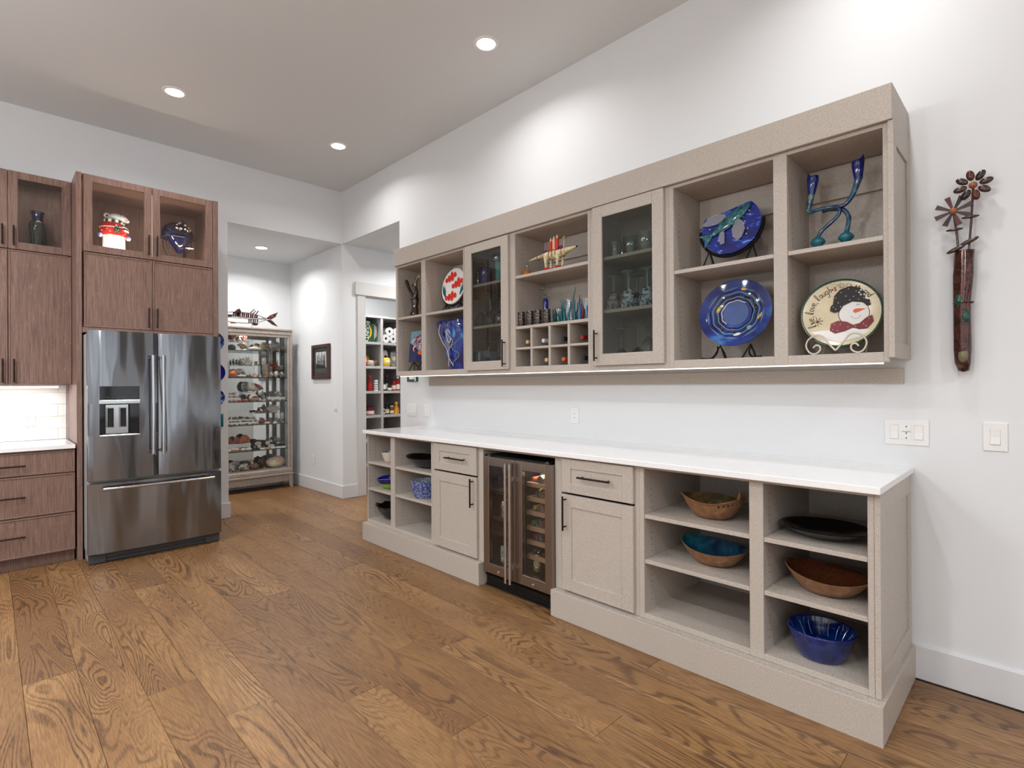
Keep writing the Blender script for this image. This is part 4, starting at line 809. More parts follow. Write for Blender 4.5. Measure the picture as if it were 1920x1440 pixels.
def s_cowrie(w, h):
    f = lambda x, y, z: (x, y * (1 if y > 0 else .85), z); return MB().ball((0, 0, h / 2), w / 2, h * .42, h / 2, 18, 12, f)
def s_col(w, h, hol=True): return MB().lathe([(w * .44, 0), (w * .48, h * .3), (w * .44, h * .7), (w * .5, h), (w * .36, h), (w * .3, h * .8), (0, h * .78)], 14, fn=lambda x, y, z, a: (x * (1 + .06 * sin(3 * a + z * 40)), y * (1 + .06 * sin(5 * a)), z))
def s_cluster(w, h, n=8, seed=2):
    q = random.Random(seed); mb = MB()
    for i in range(n): r = q.uniform(.2, .34) * h; mb.ball((q.uniform(-.4, .4) * w, q.uniform(-.02, .02), max(r, q.uniform(.2, .75) * h)), r * q.uniform(1, 1.7), r, r, 9, 6)
    return mb
GS = 'shells and corals in the glass cabinet'
def shell(name, label, x, y, z, mb, mat, cat='shell', rz=0, group=GS, smooth=50):
    o = build(name, mb, mat, None, smooth=smooth, label=label, cat=cat, group=group); o.location = (x, y, z); o.rotation_euler = (0, 0, rz); ORG[o.name] = Vector((x, y, z)); return o
a_ = shell
# top shelf
a_('coral_clump', 'small reddish brown coral clump at the left of the top riser', 2.235, 7.37, 1.951, s_cluster(.07, .056, 7, 4), S_RED, 'coral'); a_('whelk_shell', 'pale brown whelk shell in the middle of the top riser', 2.312, 7.37, 1.951, s_cone(.075, .075), S_TAN)
a_('branching_coral', 'rusty red branching coral on the right end of the top riser', 2.38, 7.38, 1.951, s_branch(.085, .1, 12, .006, 6), S_RED, 'coral'); a_('sea_green_rock', 'dark sea-green rock under the top clear riser', 2.235, 7.375, Z['A'], s_ball(.095, .06, .075, .1, seed=3), S_TEAL, 'rock')
a_('moon_snail_shell', 'brown spiral snail shell with pale coil on the top glass shelf', 2.335, 7.30, Z['A'], s_spiral(.125, .095, .08), S_TAN); a_('white_rock', 'flat white crystal rock at the front of the top glass shelf', 2.478, 7.275, Z['A'], s_ball(.15, .05, .05, .25, seed=5), S_WHT, 'rock'); a_('dark_shell', 'dark round shell half hidden behind the olive one, top glass shelf', 2.549, 7.42, Z['A'], s_disc(.085, .1), S_DRK)
a_('olive_scallop', 'large olive fan shell leaning on the top glass shelf', 2.628, 7.36, Z['A'], s_scallop(.145, .125), S_OLV); a_('abalone_shell', 'big iridescent abalone shell at the right of the top glass shelf', 2.768, 7.35, Z['A'], MB().ball((0, 0, .07), .075, .022, .07, 20, 12), S_ABA); a_('brown_shell', 'small brown shell at the right end of the top glass shelf', 2.868, 7.38, Z['A'], s_ball(.05, .04, .085, .15, seed=8), S_BRN)
# second shelf
a_('sponge_column', 'tall dark sponge column at the left of the second glass shelf', 2.172, 7.41, Z['B'], s_col(.05, .27), S_BRN, 'sponge')
for i, (x, h) in enumerate(((2.254, .082), (2.29, .09), (2.328, .066))): a_('black_coral', ('small black coral sprig, leftmost on the second shelf riser', 'taller black coral sprig, middle of three on the second shelf riser', 'short black coral sprig touching the spiky white coral')[i], x, 7.385, 1.634, s_branch(.034, h, 7, .005, 20 + i), S_DRK, 'coral')
a_('spiky_coral', 'spiky white coral fan on the riser of the second glass shelf', 2.42, 7.395, 1.634, s_branch(.165, .125, 26, .006, 9, 1.25), S_WHT, 'coral'); a_('small_cup', 'small pale grey cup-shaped coral at the riser end, second shelf', 2.533, 7.39, 1.634, s_col(.042, .055), S_GRY, 'coral')
a_('red_urchin', 'round red-orange urchin shell at the left of the second shelf', 2.222, 7.29, Z['B'], MB().lathe([(0, 0), (.03, .003), (.047, .03), (.048, .05), (.036, .078), (.012, .09), (0, .088)], 28, fn=lambda x, y, z, a: (x * (1 + .03 * sin(10 * a)), y * (1 + .03 * sin(10 * a)), z)), S_ORA); a_('nautilus_shell', 'striped nautilus shell under the clear riser of the second shelf', 2.333, 7.385, Z['B'], s_spiral(.14, .115, .06), S_MIX)
a_('white_clam', 'open white clam shell in front of the striped nautilus', 2.318, 7.275, Z['B'], s_ball(.105, .05, .034, .12, seed=13), S_WHT); a_('brown_cone_shell', 'low brown shell beside the white clam, second glass shelf', 2.408, 7.28, Z['B'], s_conch(.068, .036), S_BRN); a_('brown_conch', 'knobbly brown conch at the middle of the second glass shelf', 2.487, 7.30, Z['B'], s_cone(.08, .07), S_TAN)
a_('cone_shell', 'small grey-brown cone shell left of the tan tube', 2.558, 7.30, Z['B'], s_cone(.054, .056), S_GRY); a_('tube_sponge', 'tan tube sponge standing on the second glass shelf', 2.659, 7.39, Z['B'], s_col(.062, .18), S_TAN, 'sponge'); a_('cone_shell', 'pointed tan cone shell right in front of the tube sponge', 2.62, 7.27, Z['B'], s_cone(.044, .064), S_TAN)
a_('brown_rock', 'brown rock raised at the back right of the second shelf', 2.735, 7.42, 1.567, s_ball(.055, .05, .062, .2, seed=31), S_BRN, 'rock'); a_('white_rock', 'speckled white rock right of the tan tube, second shelf', 2.70, 7.32, Z['B'], s_ball(.056, .05, .07, .25, seed=33), S_MIX, 'rock'); a_('red_fan_coral', 'dark red fan coral at the back right of the second shelf', 2.796, 7.42, 1.567, s_branch(.1, .17, 14, .0055, 35, .8), S_RED, 'coral')
a_('white_cowrie', 'glossy white cowrie shell at the right of the second shelf', 2.772, 7.33, Z['B'], s_cowrie(.06, .088), S_WHT); a_('striped_shell', 'dark and white striped shell at the right end of the second shelf', 2.835, 7.30, Z['B'], s_ball(.068, .05, .076, .1, seed=37), S_MIX); a_('grey_fan_rock', 'grey ruffled coral at the far right of the second shelf', 2.862, 7.42, 1.567, s_cluster(.085, .085, 9, 38), S_GRY, 'coral')
# third shelf
bg_ = a_('giant_conch', 'large white conch with a red-brown opening on the third shelf riser', 2.52, 7.37, 1.282, s_conch(.2, .15, 3), S_WHT); o = build('opening', MB().tube([(-.035, -.058, .105), (.0, -.068, .085), (.05, -.05, .05), (.085, -.03, .04)], [.008, .02, .02, .006], 10), S_RED, None, smooth=60); o.parent = bg_
a_('grey_disc_shell', 'round grey shell standing behind the large conch', 2.412, 7.42, 1.282, s_disc(.115, .14), S_GRY)
for i, (x, y, zz, w_, h_) in enumerate(((2.17, 7.425, 1.246, .05, .04), (2.22, 7.425, 1.246, .045, .034), (2.272, 7.425, 1.246, .05, .038), (2.2, 7.36, 1.213, .055, .028), (2.255, 7.36, 1.213, .045, .026), (2.3, 7.36, 1.213, .04, .032), (2.18, 7.29, Z['C'], .05, .03), (2.235, 7.29, Z['C'], .05, .036), (2.292, 7.29, Z['C'], .05, .028))):
    a_('small_shell', 'small %s shell %s of the white steps at the left of the third shelf' % (('reddish', 'pink', 'grey', 'tan')[i % 4], ('on the higher one', 'on the lower one', 'in front')[i // 3]), x, y, zz, s_conch(w_, h_), (S_RED, S_PNK, S_GRY, S_TAN)[i % 4], group='small shells on the third shelf steps')
a_('mussel_shell', 'dark mussel shell leaning under the big conch riser', 2.448, 7.375, Z['C'], s_ball(.085, .045, .088, .08, seed=41), S_DRK); cw = a_('slit_cowrie', 'brown cowrie with a dark slit at the front of the third shelf', 2.468, 7.285, Z['C'], s_cowrie(.115, .095), S_PNK); o = build('slit', MB().tube([(-.035, -.036, .055), (0, -.042, .06), (.04, -.035, .068)], [.004, .011, .004], 8), S_DRK, None); o.parent = cw
a_('orange_shell', 'small orange shell left of the slit cowrie, further back', 2.340, 7.345, Z['C'], s_ball(.05, .036, .04, .1, seed=43), S_ORA); a_('orange_shell', 'flatter orange shell at the front edge of the third shelf', 2.364, 7.265, Z['C'], s_ball(.068, .034, .036, .12, seed=44), S_ORA); a_('white_shell', 'small white shell right of the slit cowrie', 2.544, 7.285, Z['C'], s_ball(.036, .03, .04, .2, seed=45), S_WHT); a_('white_shell', 'flat white shell at the front below the grey conch', 2.588, 7.265, Z['C'], s_ball(.046, .03, .026, .2, seed=46), S_WHT)
a_('grey_conch', 'tall grey knobbly conch in the middle of the third shelf', 2.618, 7.40, Z['C'], s_cone(.11, .145), S_GRY); a_('dark_shell', 'dark banded shell on the white step, left of two', 2.736, 7.38, 1.213, s_conch(.07, .075), S_DRK); a_('dark_shell', 'larger dark banded shell on the white step, right of two', 2.822, 7.39, 1.213, s_conch(.1, .095), S_MIX)
for i in range(8): a_('small_shell', 'small %s shell in the row at the right front of the third shelf' % ('dark', 'red', 'white')[i % 3], 2.645 + i * .031, 7.275, Z['C'], s_conch(.029, .026), (S_DRK, S_RED, S_WHT)[i % 3], group='row of small dark shells on the third shelf')
# fourth shelf
for r_, (y, zz, n_) in enumerate(((7.375, .931, 12), (7.315, .894, 12), (7.262, Z['D'], 12))):
    for i in range(n_): w_ = rg.uniform(.022, .032); a_('tiny_shell', 'tiny %s shell in the %s row on the white steps, fourth shelf' % (('tan', 'white', 'grey', 'brown', 'olive')[(i * 3 + r_) % 5], ('rear', 'middle', 'front')[r_]), 2.165 + i * .0305, y, zz, s_conch(w_, rg.uniform(.016, .03)), (S_TAN, S_WHT, S_GRY, S_BRN, S_OLV)[(i * 3 + r_) % 5], group='rows of tiny shells on the fourth shelf')
a_('brown_shell', 'small brown shell at the left end of the fourth shelf riser', 2.537, 7.39, 1.001, s_ball(.036, .034, .032, .12, seed=51), S_BRN); a_('brown_shell', 'ribbed tan shell second on the fourth shelf riser', 2.586, 7.39, 1.001, s_conch(.054, .044), S_TAN); a_('brown_conch', 'pointed brown conch beside the white branching coral', 2.64, 7.39, 1.001, s_cone(.07, .075), S_BRN); a_('white_coral', 'white branching coral head on the fourth shelf riser', 2.755, 7.395, 1.001, s_branch(.2, .125, 34, .0105, 53, 1.1), S_WHT, 'coral'); a_('brown_shell', 'small brown shell at the right end of the fourth shelf riser', 2.86, 7.39, 1.001, s_ball(.026, .03, .036, .15, seed=54), S_BRN)
a_('brown_shell_clump', 'clump of reddish brown shells at the front of the fourth shelf', 2.568, 7.30, Z['D'], s_cluster(.08, .066, 9, 55), S_RED); a_('white_shell', 'flat white shell in front at the middle of the fourth shelf', 2.635, 7.27, Z['D'], s_ball(.07, .03, .03, .2, seed=56), S_WHT); a_('brown_coral', 'brown branching coral behind the white shells, fourth shelf', 2.70, 7.33, Z['D'], s_branch(.1, .075, 12, .006, 57), S_BRN, 'coral'); a_('white_cone', 'white pyramid-like shell at the front of the fourth shelf', 2.734, 7.275, Z['D'], s_cone(.06, .036), S_WHT); a_('grey_coral', 'grey speckled coral at the right end of the fourth shelf', 2.822, 7.32, Z['D'], s_cluster(.11, .066, 12, 58), S_MIX, 'coral')
# fifth shelf
a_('red_scallop', 'dark red scallop at the left of the fifth shelf', 2.205, 7.41, .616, s_scallop(.09, .088), S_RED); a_('red_scallop', 'dark red scallop right next to the orange one', 2.298, 7.405, .616, s_scallop(.085, .085), S_RED); a_('orange_scallop', 'large bright orange scallop on the fifth shelf', 2.395, 7.40, .616, s_scallop(.135, .11), S_ORA)
a_('pen_shell', 'long brown pen shell lying on the fifth shelf', 2.372, 7.335, Z['E'], s_conch(.18, .05), S_BRN); a_('pink_shell', 'pale pink egg-shaped shell at the front left of the fifth shelf', 2.244, 7.285, Z['E'], s_cowrie(.102, .045), S_PNK)
for i, (x, w_) in enumerate(((2.166, .048), (2.332, .062), (2.40, .07))): a_('white_shell', ('white shell at the very left of the fifth shelf', 'white shell just right of the pink egg-shaped one', 'white ridged shell left of the black steps')[i], x, 7.268, Z['E'], s_ball(w_, .036, .038, .15, seed=60 + i), S_WHT)
for i, (x, y, zz, w_, h_) in enumerate(((2.542, 7.355, .573, .09, .045), (2.538, 7.30, .542, .054, .036), (2.664, 7.355, .573, .066, .042), (2.691, 7.30, .542, .088, .034))): a_('sand_dollar', ('larger pale sand dollar on the middle black step, left', 'small pale sand dollar on the lowest black step, left', 'pale sand dollar on the middle black step, right of centre', 'wide pale sand dollar on the lowest black step, right')[i], x, y, zz, s_disc(w_, h_ + .01), S_WHT)
for i, (x, y, zz, w_, h_, m_) in enumerate(((2.482, 7.30, .542, .034, .04, S_GRY), (2.66, 7.42, .601, .11, .022, S_DRK), (2.814, 7.42, .601, .092, .056, S_GRY), (2.802, 7.355, .573, .044, .03, S_WHT), (2.856, 7.355, .573, .038, .034, S_GRY), (2.55, 7.42, .601, .11, .045, S_DRK))): a_('pebble', ('round grey pebble at the left of the lowest black step', 'long dark stone on the highest black step', 'grey rock on the right of the highest black step', 'small white pebble on the middle black step', 'small grey pebble at the right end of the middle black step', 'dark mounded stone at the left of the highest black step')[i], x, y, zz, s_ball(w_, min(w_, .05), h_, .12, seed=70 + i), m_, 'stone')
a_('spiny_urchin', 'small spiny pale urchin on the highest black step', 2.733, 7.42, .601, s_branch(.042, .048, 10, .003, 77, 1.4), S_WHT); a_('orange_shell', 'small upright orange shell on the lowest black step', 2.60, 7.30, .542, s_cone(.024, .05), S_ORA)
for i in range(5): a_('name_card', ('plain white specimen card at the front edge, leftmost of five', 'pink specimen card at the front edge of the fifth shelf', 'white specimen card between pink card and its right neighbours', 'white specimen card, second from the right end', 'bluish specimen card at the right end of the fifth shelf')[i], 2.564 + i * .0685, 7.25, Z['E'], MB().box(-.031, .031, -.003, .003, 0, .026, .001), (M_WHITE, S_PNK, M_WHITE, M_WHITE, M_PLATE)[i], 'card', group='specimen cards on the fifth shelf')
# bottom
a_('striped_shell', 'dark striped shell at the front left of the cabinet floor', 2.20, 7.285, Z['F'], s_ball(.08, .06, .085, .1, seed=81), S_MIX); a_('grey_cone_shell', 'large smooth grey shell at the back left of the cabinet floor', 2.265, 7.41, Z['F'], s_cowrie(.15, .12), S_GRY); a_('green_abalone', 'dark green abalone shell behind the mottled conches', 2.41, 7.45, Z['F'], MB().ball((0, 0, .045), .065, .02, .05, 16, 10), S_TEAL); a_('mottled_conch', 'white and brown mottled conch, left of two on the cabinet floor', 2.352, 7.30, Z['F'], s_ball(.128, .08, .09, .14, seed=83), S_MIX); a_('mottled_conch', 'darker mottled conch, right of two on the cabinet floor', 2.484, 7.32, Z['F'], s_ball(.13, .075, .08, .16, seed=84), shc('mottle', (70, 40, 30), (150, 120, 104), (224, 214, 204), 30))
a_('dark_rock', 'dark rough rock left of the giant pink shell', 2.62, 7.41, Z['F'], s_ball(.12, .08, .13, .22, seed=85), S_DRK, 'rock')
gi = a_('giant_clam', 'giant pink and cream shell at the right of the cabinet floor', 2.768, 7.35, Z['F'], MB().ball((0, .01, .07), .125, .07, .078, 24, 14, lambda x, y, z: (x, y, z * (1 + .12 * sin(3 * x)))), S_PNK); o = build('lip', MB().ball((-.03, -.035, .05), .085, .045, .045, 18, 10), shc('cream', (206, 190, 150), (232, 222, 196)), None, smooth=60); o.parent = gi
a_('white_tip', 'tiny upright white shell at the front of the cabinet floor', 2.588, 7.27, Z['F'], s_cone(.017, .03), S_WHT); a_('grey_small_shell', 'small grey shell in front of the large smooth grey one', 2.262, 7.265, Z['F'], s_conch(.046, .034), S_GRY)

# ------------------------------------------------------------------ pieces on the open upper shelves
S1, S2 = 1.9805, 1.4865
for m_ in (M_BROWNG,): m_.node_tree.nodes['Principled BSDF'].inputs['Transmission Weight'].default_value = .75
class SCU(MB):
    """Collects the sculpture's parts at their drawn size and brings them to their place in the bay."""
    def add(s, vs, fs, M=None):
        n = len(s.v); MB.add(s, vs, fs, M)
        for k in range(n, len(s.v)): p = s.v[k]; s.v[k] = Vector((2.76 + (p.x - 2.82) * .95, 4.025 + (p.y - 4.12) * .93, S1 + (p.z - S1) * .95))
        return s
t = thing('glass_sculpture', 'brown glass twin-necked sculpture with a looped handle in the upper left corner bay', 'sculpture', (2.76, 4.025, S1))
build('body', SCU().lathe([(0, 0), (.06, .002), (.062, .018), (.045, .05), (.038, .09), (.048, .14), (.05, .17), (.03, .195), (0, .2)], 24, (2.82, 4.14, S1), sx=.8), M_BROWNG, t, smooth=60)
build('neck', SCU().tube(smoothpath([(2.82, 4.15, S1 + .18), (2.815, 4.185, S1 + .22), (2.81, 4.225, S1 + .28), (2.81, 4.255, S1 + .335), (2.81, 4.268, S1 + .36)], 5), lerpr([.03, .02, .016, .02, .014], 21), 12), M_BROWNG, t, smooth=60)
build('neck', SCU().tube(smoothpath([(2.82, 4.13, S1 + .18), (2.82, 4.11, S1 + .23), (2.82, 4.13, S1 + .28), (2.82, 4.16, S1 + .3)], 5), lerpr([.03, .018, .015, .018], 16), 12), M_BROWNG, t, smooth=60)
build('handle', SCU().tube(smoothpath([(2.825, 4.125, S1 + .24), (2.825, 4.13, S1 + .32), (2.825, 4.09, S1 + .37), (2.825, 4.02, S1 + .34), (2.825, 3.985, S1 + .24), (2.825, 3.98, S1 + .13), (2.825, 4.0, S1 + .05), (2.825, 4.06, S1 + .02)], 5), lerpr([.014, .017, .018, .018, .02, .018, .018, .02], 36), 10), swirl('amber_glass', (70, 48, 34), (150, 128, 104), (214, 200, 172), .04, 26), t, smooth=60)

def easel(label, c, w, h, turn=0, mat=M_IRON):
    """Black plate easel: a cradle on two inverted-V legs; c is the middle of its foot line."""
    M = lean(c, 0, turn); e = thing('plate_easel', label, 'plate stand', c, 'plate stands on the shelves')
    for s in (-1, 1):
        build('leg', MB().tube([M @ Vector((s * w / 2 + .035, 0, .035)), M @ Vector((s * w / 2, h, .02)), M @ Vector((s * w / 2 - .03, 0, .055))], .0055, 6), mat, e)
        build('leg', MB().tube([M @ Vector((s * w / 2, h, .02)), M @ Vector((s * w / 2, h * .5, -.03)), M @ Vector((s * w / 2, 0, -.06))], .0045, 6), mat, e)
    return e, M
def discplate(name, label, ctr, r, tilt, turn, mat, rim=None, depth=.02, group='plates on the open shelves', sy=1):
    M = lean(ctr, tilt, turn); t = thing(name, label, 'plate', ctr, group)
    build('dish', MB().lathe([(0, -.004), (r * .5, -.004), (r, depth - .006), (r, depth), (r * .93, depth - .003), (r * .55, .004), (0, .004)], 56, M=M, sy=sy), mat, t, smooth=50)
    return t, M
# square plate
e, M = easel('small black easel under the square picture plate', (2.81, 4.045, S2), .13, .085)
t = thing('square_plate', 'square blue plate with a red striped coral motif on an easel', 'plate', (2.80, 4.035, S2 + .09), 'plates on the open shelves'); M = lean((2.80, 4.035, S2 + .228), 5)
build('dish', MB().box(-.143, .143, -.143, .143, -.006, .004, .003, M), swirl('pale_blue_glaze', (98, 130, 152), (128, 160, 178), None, .2, 10), t)
build('lower_field', MB().prism([(-.143, -.143), (.1, -.143), (.08, -.1), (.0, -.04), (-.06, .0), (-.143, .03)], .004, .0055, M), swirl('speckled_navy', (18, 24, 70), (34, 44, 104), (120, 130, 170), .2, 60), t)
rr = random.Random(4)
for i in range(38):
    a, b = rr.uniform(-.09, .1), rr.uniform(-.03, .09); q = rr.uniform(0, 6)
    build('coral_band', MB().tube([M @ Vector((a + .022 * cos(q + s_), b + .022 * sin(q + s_), .006)) for s_ in (0, .7, 1.4, 2.1)], .0042, 5), (M_RED, M_WHITE, M_MAROON)[i % 3], t)
build('orange_patch', MB().prism(ell(.04, -.06, .05, .022, 14), .004, .007, M), M_ORANGE, t)
# round white plate with orange-red fish
e, M = easel('black ring easel under the white plate with red fish', (2.87, 3.6, S1), .2, .075)
build('cradle', MB().tube([lean((2.865, 3.595, S1 + .225), 8) @ Vector((.169 * cos(a), .169 * sin(a), .0)) for a in [PI - .1 + (PI + .2) * i / 24 for i in range(25)]], .008, 6), M_IRON, e, smooth=60)
t, M = discplate('fish_plate', 'round white plate painted with three red striped fish and teal weed', (2.86, 3.595, S1 + .225), .157, 8, 0, M_WHITE, depth=.012)
for cx, cy, s_, an in ((-.045, .085, 1, .35), (.055, .02, 1, .3), (-.02, -.09, 1, .12)):
    R_ = Matrix.Translation((cx, cy, 0)) @ Matrix.Rotation(an, 4, 'Z')
    for px_, w_, h_ in ((-.062, .019, .022), (-.025, .018, .033), (.014, .02, .044), (.054, .017, .024)): build('fish_band', MB().prism(ell(px_, 0, w_, h_, 16), .0095, .0112, M @ R_), M_FISHR, t)
    build('fish_fin', MB().prism([(.0, .03), (.02, .052), (.03, .03)], .0095, .0112, M @ R_), M_FISHR, t)
for s_, x in ((1, .1), (-1, -.1)):
    for i in range(4): build('weed', MB().prism([(x + s_ * i * .009 - .007, -.085 + i * .01), (x + s_ * i * .009 + .009, -.085 + i * .01), (x + s_ * (i * .016 + .014), .01 + .012 * i)], .0095, .011, M), M_TEAL, t)
# ruffled blue vase
t = thing('ruffled_vase', 'large ruffled cobalt blue glass vase with swirling trails on the lower shelf', 'vase', (2.82, 3.505, S2))
def ruff(x, y, z, a): k = z / .41; q = 1 + .10 * k ** 1.5 * sin(6 * a + .6); return (x * q * .5, y * q * (.9 + .45 * k), z + .010 * k * k * sin(5 * a + 1))
build('body', MB().lathe([(0, 0), (.1, 0), (.106, .006), (.118, .1), (.14, .2), (.165, .3), (.185, .41), (.178, .412), (.155, .3), (.128, .2), (.1, .1), (.09, .02), (0, .016)], 64, (2.82, 3.505, S2), fn=ruff), swirl('blue_swirl_glass', (4, 14, 92), (14, 54, 150), (84, 170, 200), .05, 5, 2.2, coat=.8, lo=.46, hi=.62), t, smooth=70)
def on_vase(a, z): r_ = .106 + .079 * (z / .41); x, y, zz = ruff(r_ * cos(a) * 1.03, r_ * sin(a) * 1.03, z, a); return (2.82 + x, 3.505 + y, S2 + zz)
for k_ in range(3):
    a0 = PI - .62 + k_ * .5; pts = [on_vase(a0 + .3 * sin(q * (.9 + .3 * k_) + 2 * k_), .03 + q * (.05 - .008 * k_)) for q in range(8)]
    build('trail', MB().tube(smoothpath(pts, 5), .0024, 5), (M_WHITE, M_CREAM, M_STEMB)[k_], t, smooth=60)
build('trail', MB().tube(smoothpath([on_vase(PI - .1 + .16 * cos(q), .30 + .045 * sin(q) - .006 * q) for q in [i * .8 for i in range(9)]], 4), .0026, 5), M_WHITE, t, smooth=60)

# drinking glasses
def tumbler(name, label, c, r, h, mat, group, top=None):
    t = thing(name, label, 'glass', c, group); rt = top or r
    build('glass_body', MB().lathe([(0, 0), (r * .94, 0), (r, .006), (rt, h), (rt - .003, h), (r - .004, .012), (0, .01)], 22, c), mat, t, smooth=40); return t
def stem_down(label, c, r, h, bowl, bowl_mat, stem_mat, group, foot=.036):
    """Goblet standing upside down on its rim."""
    t = thing('goblet', label, 'glass', c, group)
    build('bowl', MB().lathe([(r * .82, 0), (r * .95, bowl * .25), (r, bowl * .45), (r * .8, bowl * .75), (r * .42, bowl * .95), (.008, bowl * 1.06)], 24, c), bowl_mat, t, smooth=60)
    build('stem', MB().lathe([(.009, bowl * 1.04), (.006, bowl * 1.2), (.0075, h - .025), (.014, h - .012), (foot, h - .003), (foot, h), (0, h)], 20, c), stem_mat, t, smooth=50); return t
def stem_up(label, c, r, h, bowl, mat, bmat, group):
    t = thing('goblet', label, 'glass', c, group); z0 = h - bowl
    build('stem', MB().lathe([(0, 0), (.034, 0), (.034, .003), (.008, .012), (.005, z0)], 20, c), mat, t, smooth=50)
    build('bowl', MB().lathe([(.004, z0 - .004), (r * .7, z0 + bowl * .2), (r, z0 + bowl * .5), (r * .86, h), (r * .82, h), (r * .95, z0 + bowl * .5), (r * .62, z0 + bowl * .24), (0, z0 + .01)], 24, c), bmat, t, smooth=60); return t
GD1 = 'glasses behind the narrower glass door'; GD2 = 'glasses behind the wider glass door'
M_CRY = thinglass('crystal', (.86, .9, .9), .16); M_BLUT = spots('blue_tumbler', (22, 24, 120), (206, 208, 226), .08, 60, .09, coat=.4); M_MARB = swirl('marbled_blue', (28, 34, 52), (170, 190, 210), (214, 226, 236), .1, 34, 1.6, coat=.4, lo=.44, hi=.54); M_MARP = swirl('marbled_plum', (54, 32, 40), (168, 150, 160), (206, 196, 204), .1, 34, 1.6, coat=.4, lo=.44, hi=.54); M_BLUSM = thinglass('blue_smoke_glass', (.30, .33, .62), .14); M_DKSM = spots('dark_speckled_glass', (50, 50, 46), (120, 120, 104), .08, 130, .2); M_GRTINT = thinglass('green_tint_glass', (.52, .68, .60), .14); M_REDB = thinglass('red_base_glass', (.52, .2, .2), .12)
za, zb = 2.1355, 1.8125
tumbler('shot_glass', 'small clear glass at the left of the top shelf behind the narrow door', (2.78, 3.19, za), .018, .115, M_CRY, GD1); tumbler('tumbler', 'dark blue tumbler with white speckles behind the narrow glass door', (2.79, 3.115, za), .05, .135, M_BLUT, GD1)
t = stem_up('clear cut goblet on a red stem behind the narrow glass door', (2.87, 3.055, za), .05, .265, .12, M_RED, M_CRY, GD1); tumbler('tumbler', 'teal cup at the right of the top shelf behind the narrow door', (2.79, 2.945, za), .036, .155, plain('aqua_glass', (92, 176, 186), .1, 0, .15), GD1, .04)
stem_down('dark speckled goblet standing upside down behind the narrow glass door', (2.80, 3.18, zb), .052, .225, .115, M_DKSM, M_CRY, GD1); stem_down('smoky blue goblet upside down in the middle behind the narrow door', (2.80, 3.07, zb), .055, .25, .115, M_BLUSM, M_CRY, GD1); stem_down('smoky blue goblet upside down at the right behind the narrow door', (2.80, 2.955, zb), .052, .235, .11, M_BLUSM, M_CRY, GD1); stem_down('clear goblet upside down at the back behind the narrow door', (2.92, 3.02, zb), .045, .24, .11, M_CRY, M_CRY, GD1)
tumbler('tumbler', 'short clear glass at the left of the bottom shelf behind the narrow door', (2.79, 3.19, S2), .036, .13, M_CRY, GD1); stem_down('clear wine glass with reddish bowl upside down, bottom shelf, narrow door, left', (2.80, 3.10, S2), .045, .205, .08, M_REDB, M_CRY, GD1, .045); stem_down('clear wine glass upside down, bottom shelf, narrow door, middle', (2.84, 3.02, S2), .045, .21, .085, M_REDB, M_CRY, GD1, .045); stem_down('clear wine glass upside down, bottom shelf, narrow door, right', (2.80, 2.935, S2), .045, .205, .08, M_CRY, M_CRY, GD1, .045)
tumbler('tumbler', 'clear crackled tumbler at the left of the top shelf behind the wide door', (2.79, 1.905, za), .04, .105, M_CRY, GD2); tumbler('tumbler', 'clear glass with a green tint in the middle of the top shelf, wide door', (2.84, 1.82, za), .05, .13, M_GRTINT, GD2); tumbler('tumbler', 'wide smoky clear tumbler at the right of the top shelf, wide door', (2.82, 1.70, za), .055, .13, M_CRY, GD2); tumbler('tumbler', 'plain clear tumbler behind the crackled one, wide glass door', (2.93, 1.925, za), .036, .12, M_CRY, GD2)
stem_down('plum marbled goblet upside down, leftmost behind the wide glass door', (2.79, 1.915, zb), .053, .215, .115, M_MARP, M_STEMB, GD2, .044); stem_down('blue and white marbled goblet upside down, second behind the wide door', (2.79, 1.805, zb), .056, .23, .125, M_MARB, M_STEMB, GD2, .044); stem_down('blue marbled goblet half hidden at the back behind the wide door', (2.9, 1.815, zb), .05, .225, .115, plain('deep_slate_glass', (44, 62, 84), .08, 0, .2), M_STEMB, GD2, .044); stem_down('blue and white marbled goblet upside down, rightmost behind the wide door', (2.79, 1.675, zb), .056, .23, .125, M_MARB, M_STEMB, GD2, .044)
stem_down('clear wine glass with dark red bowl upside down, bottom left, wide door', (2.80, 1.868, S2), .05, .215, .085, M_REDB, M_CRY, GD2, .048); stem_down('clear wine glass with dark red bowl upside down, bottom middle, wide door', (2.84, 1.775, S2), .052, .235, .09, M_REDB, M_CRY, GD2, .052); stem_down('large clear balloon glass upside down, bottom right, wide door', (2.80, 1.675, S2), .058, .215, .14, M_CRY, M_CRY, GD2, .05)

# armadillo-like sculpture with crayons
class ANI(MB):
    """Collects the animal's parts at their drawn size and brings them to the front of the shelf."""
    def add(s, vs, fs, M=None):
        n = len(s.v); MB.add(s, vs, fs, M)
        for k in range(n, len(s.v)): p = s.v[k]; s.v[k] = Vector((2.735 + (p.x - 2.82) * .9, p.y * .97, 2.1365 + (p.z - 2.1365) * .84))
        return s
ay, az = 2.42, 2.1365
t = thing('animal_sculpture', 'cream long-snouted animal sculpture carrying three crayons on its back', 'sculpture', (2.735, ay * .97, az))
M_CRM = swirl('cream_paint', (176, 164, 120), (226, 218, 178), None, .4, 24); M_PURP = plain('purple_paint', (110, 28, 92), .35); M_CRAY = plain('red_crayon', (206, 44, 26), .45); M_CRAYP = plain('peach_crayon', (232, 178, 140), .45)
spine = [(2.82, 2.668, az + .116), (2.82, 2.6, az + .124), (2.82, 2.53, az + .128), (2.82, 2.49, az + .123), (2.82, 2.43, az + .116), (2.82, 2.37, az + .118), (2.82, 2.335, az + .128), (2.82, 2.28, az + .137), (2.82, 2.24, az + .142), (2.82, 2.23, az + .143)]
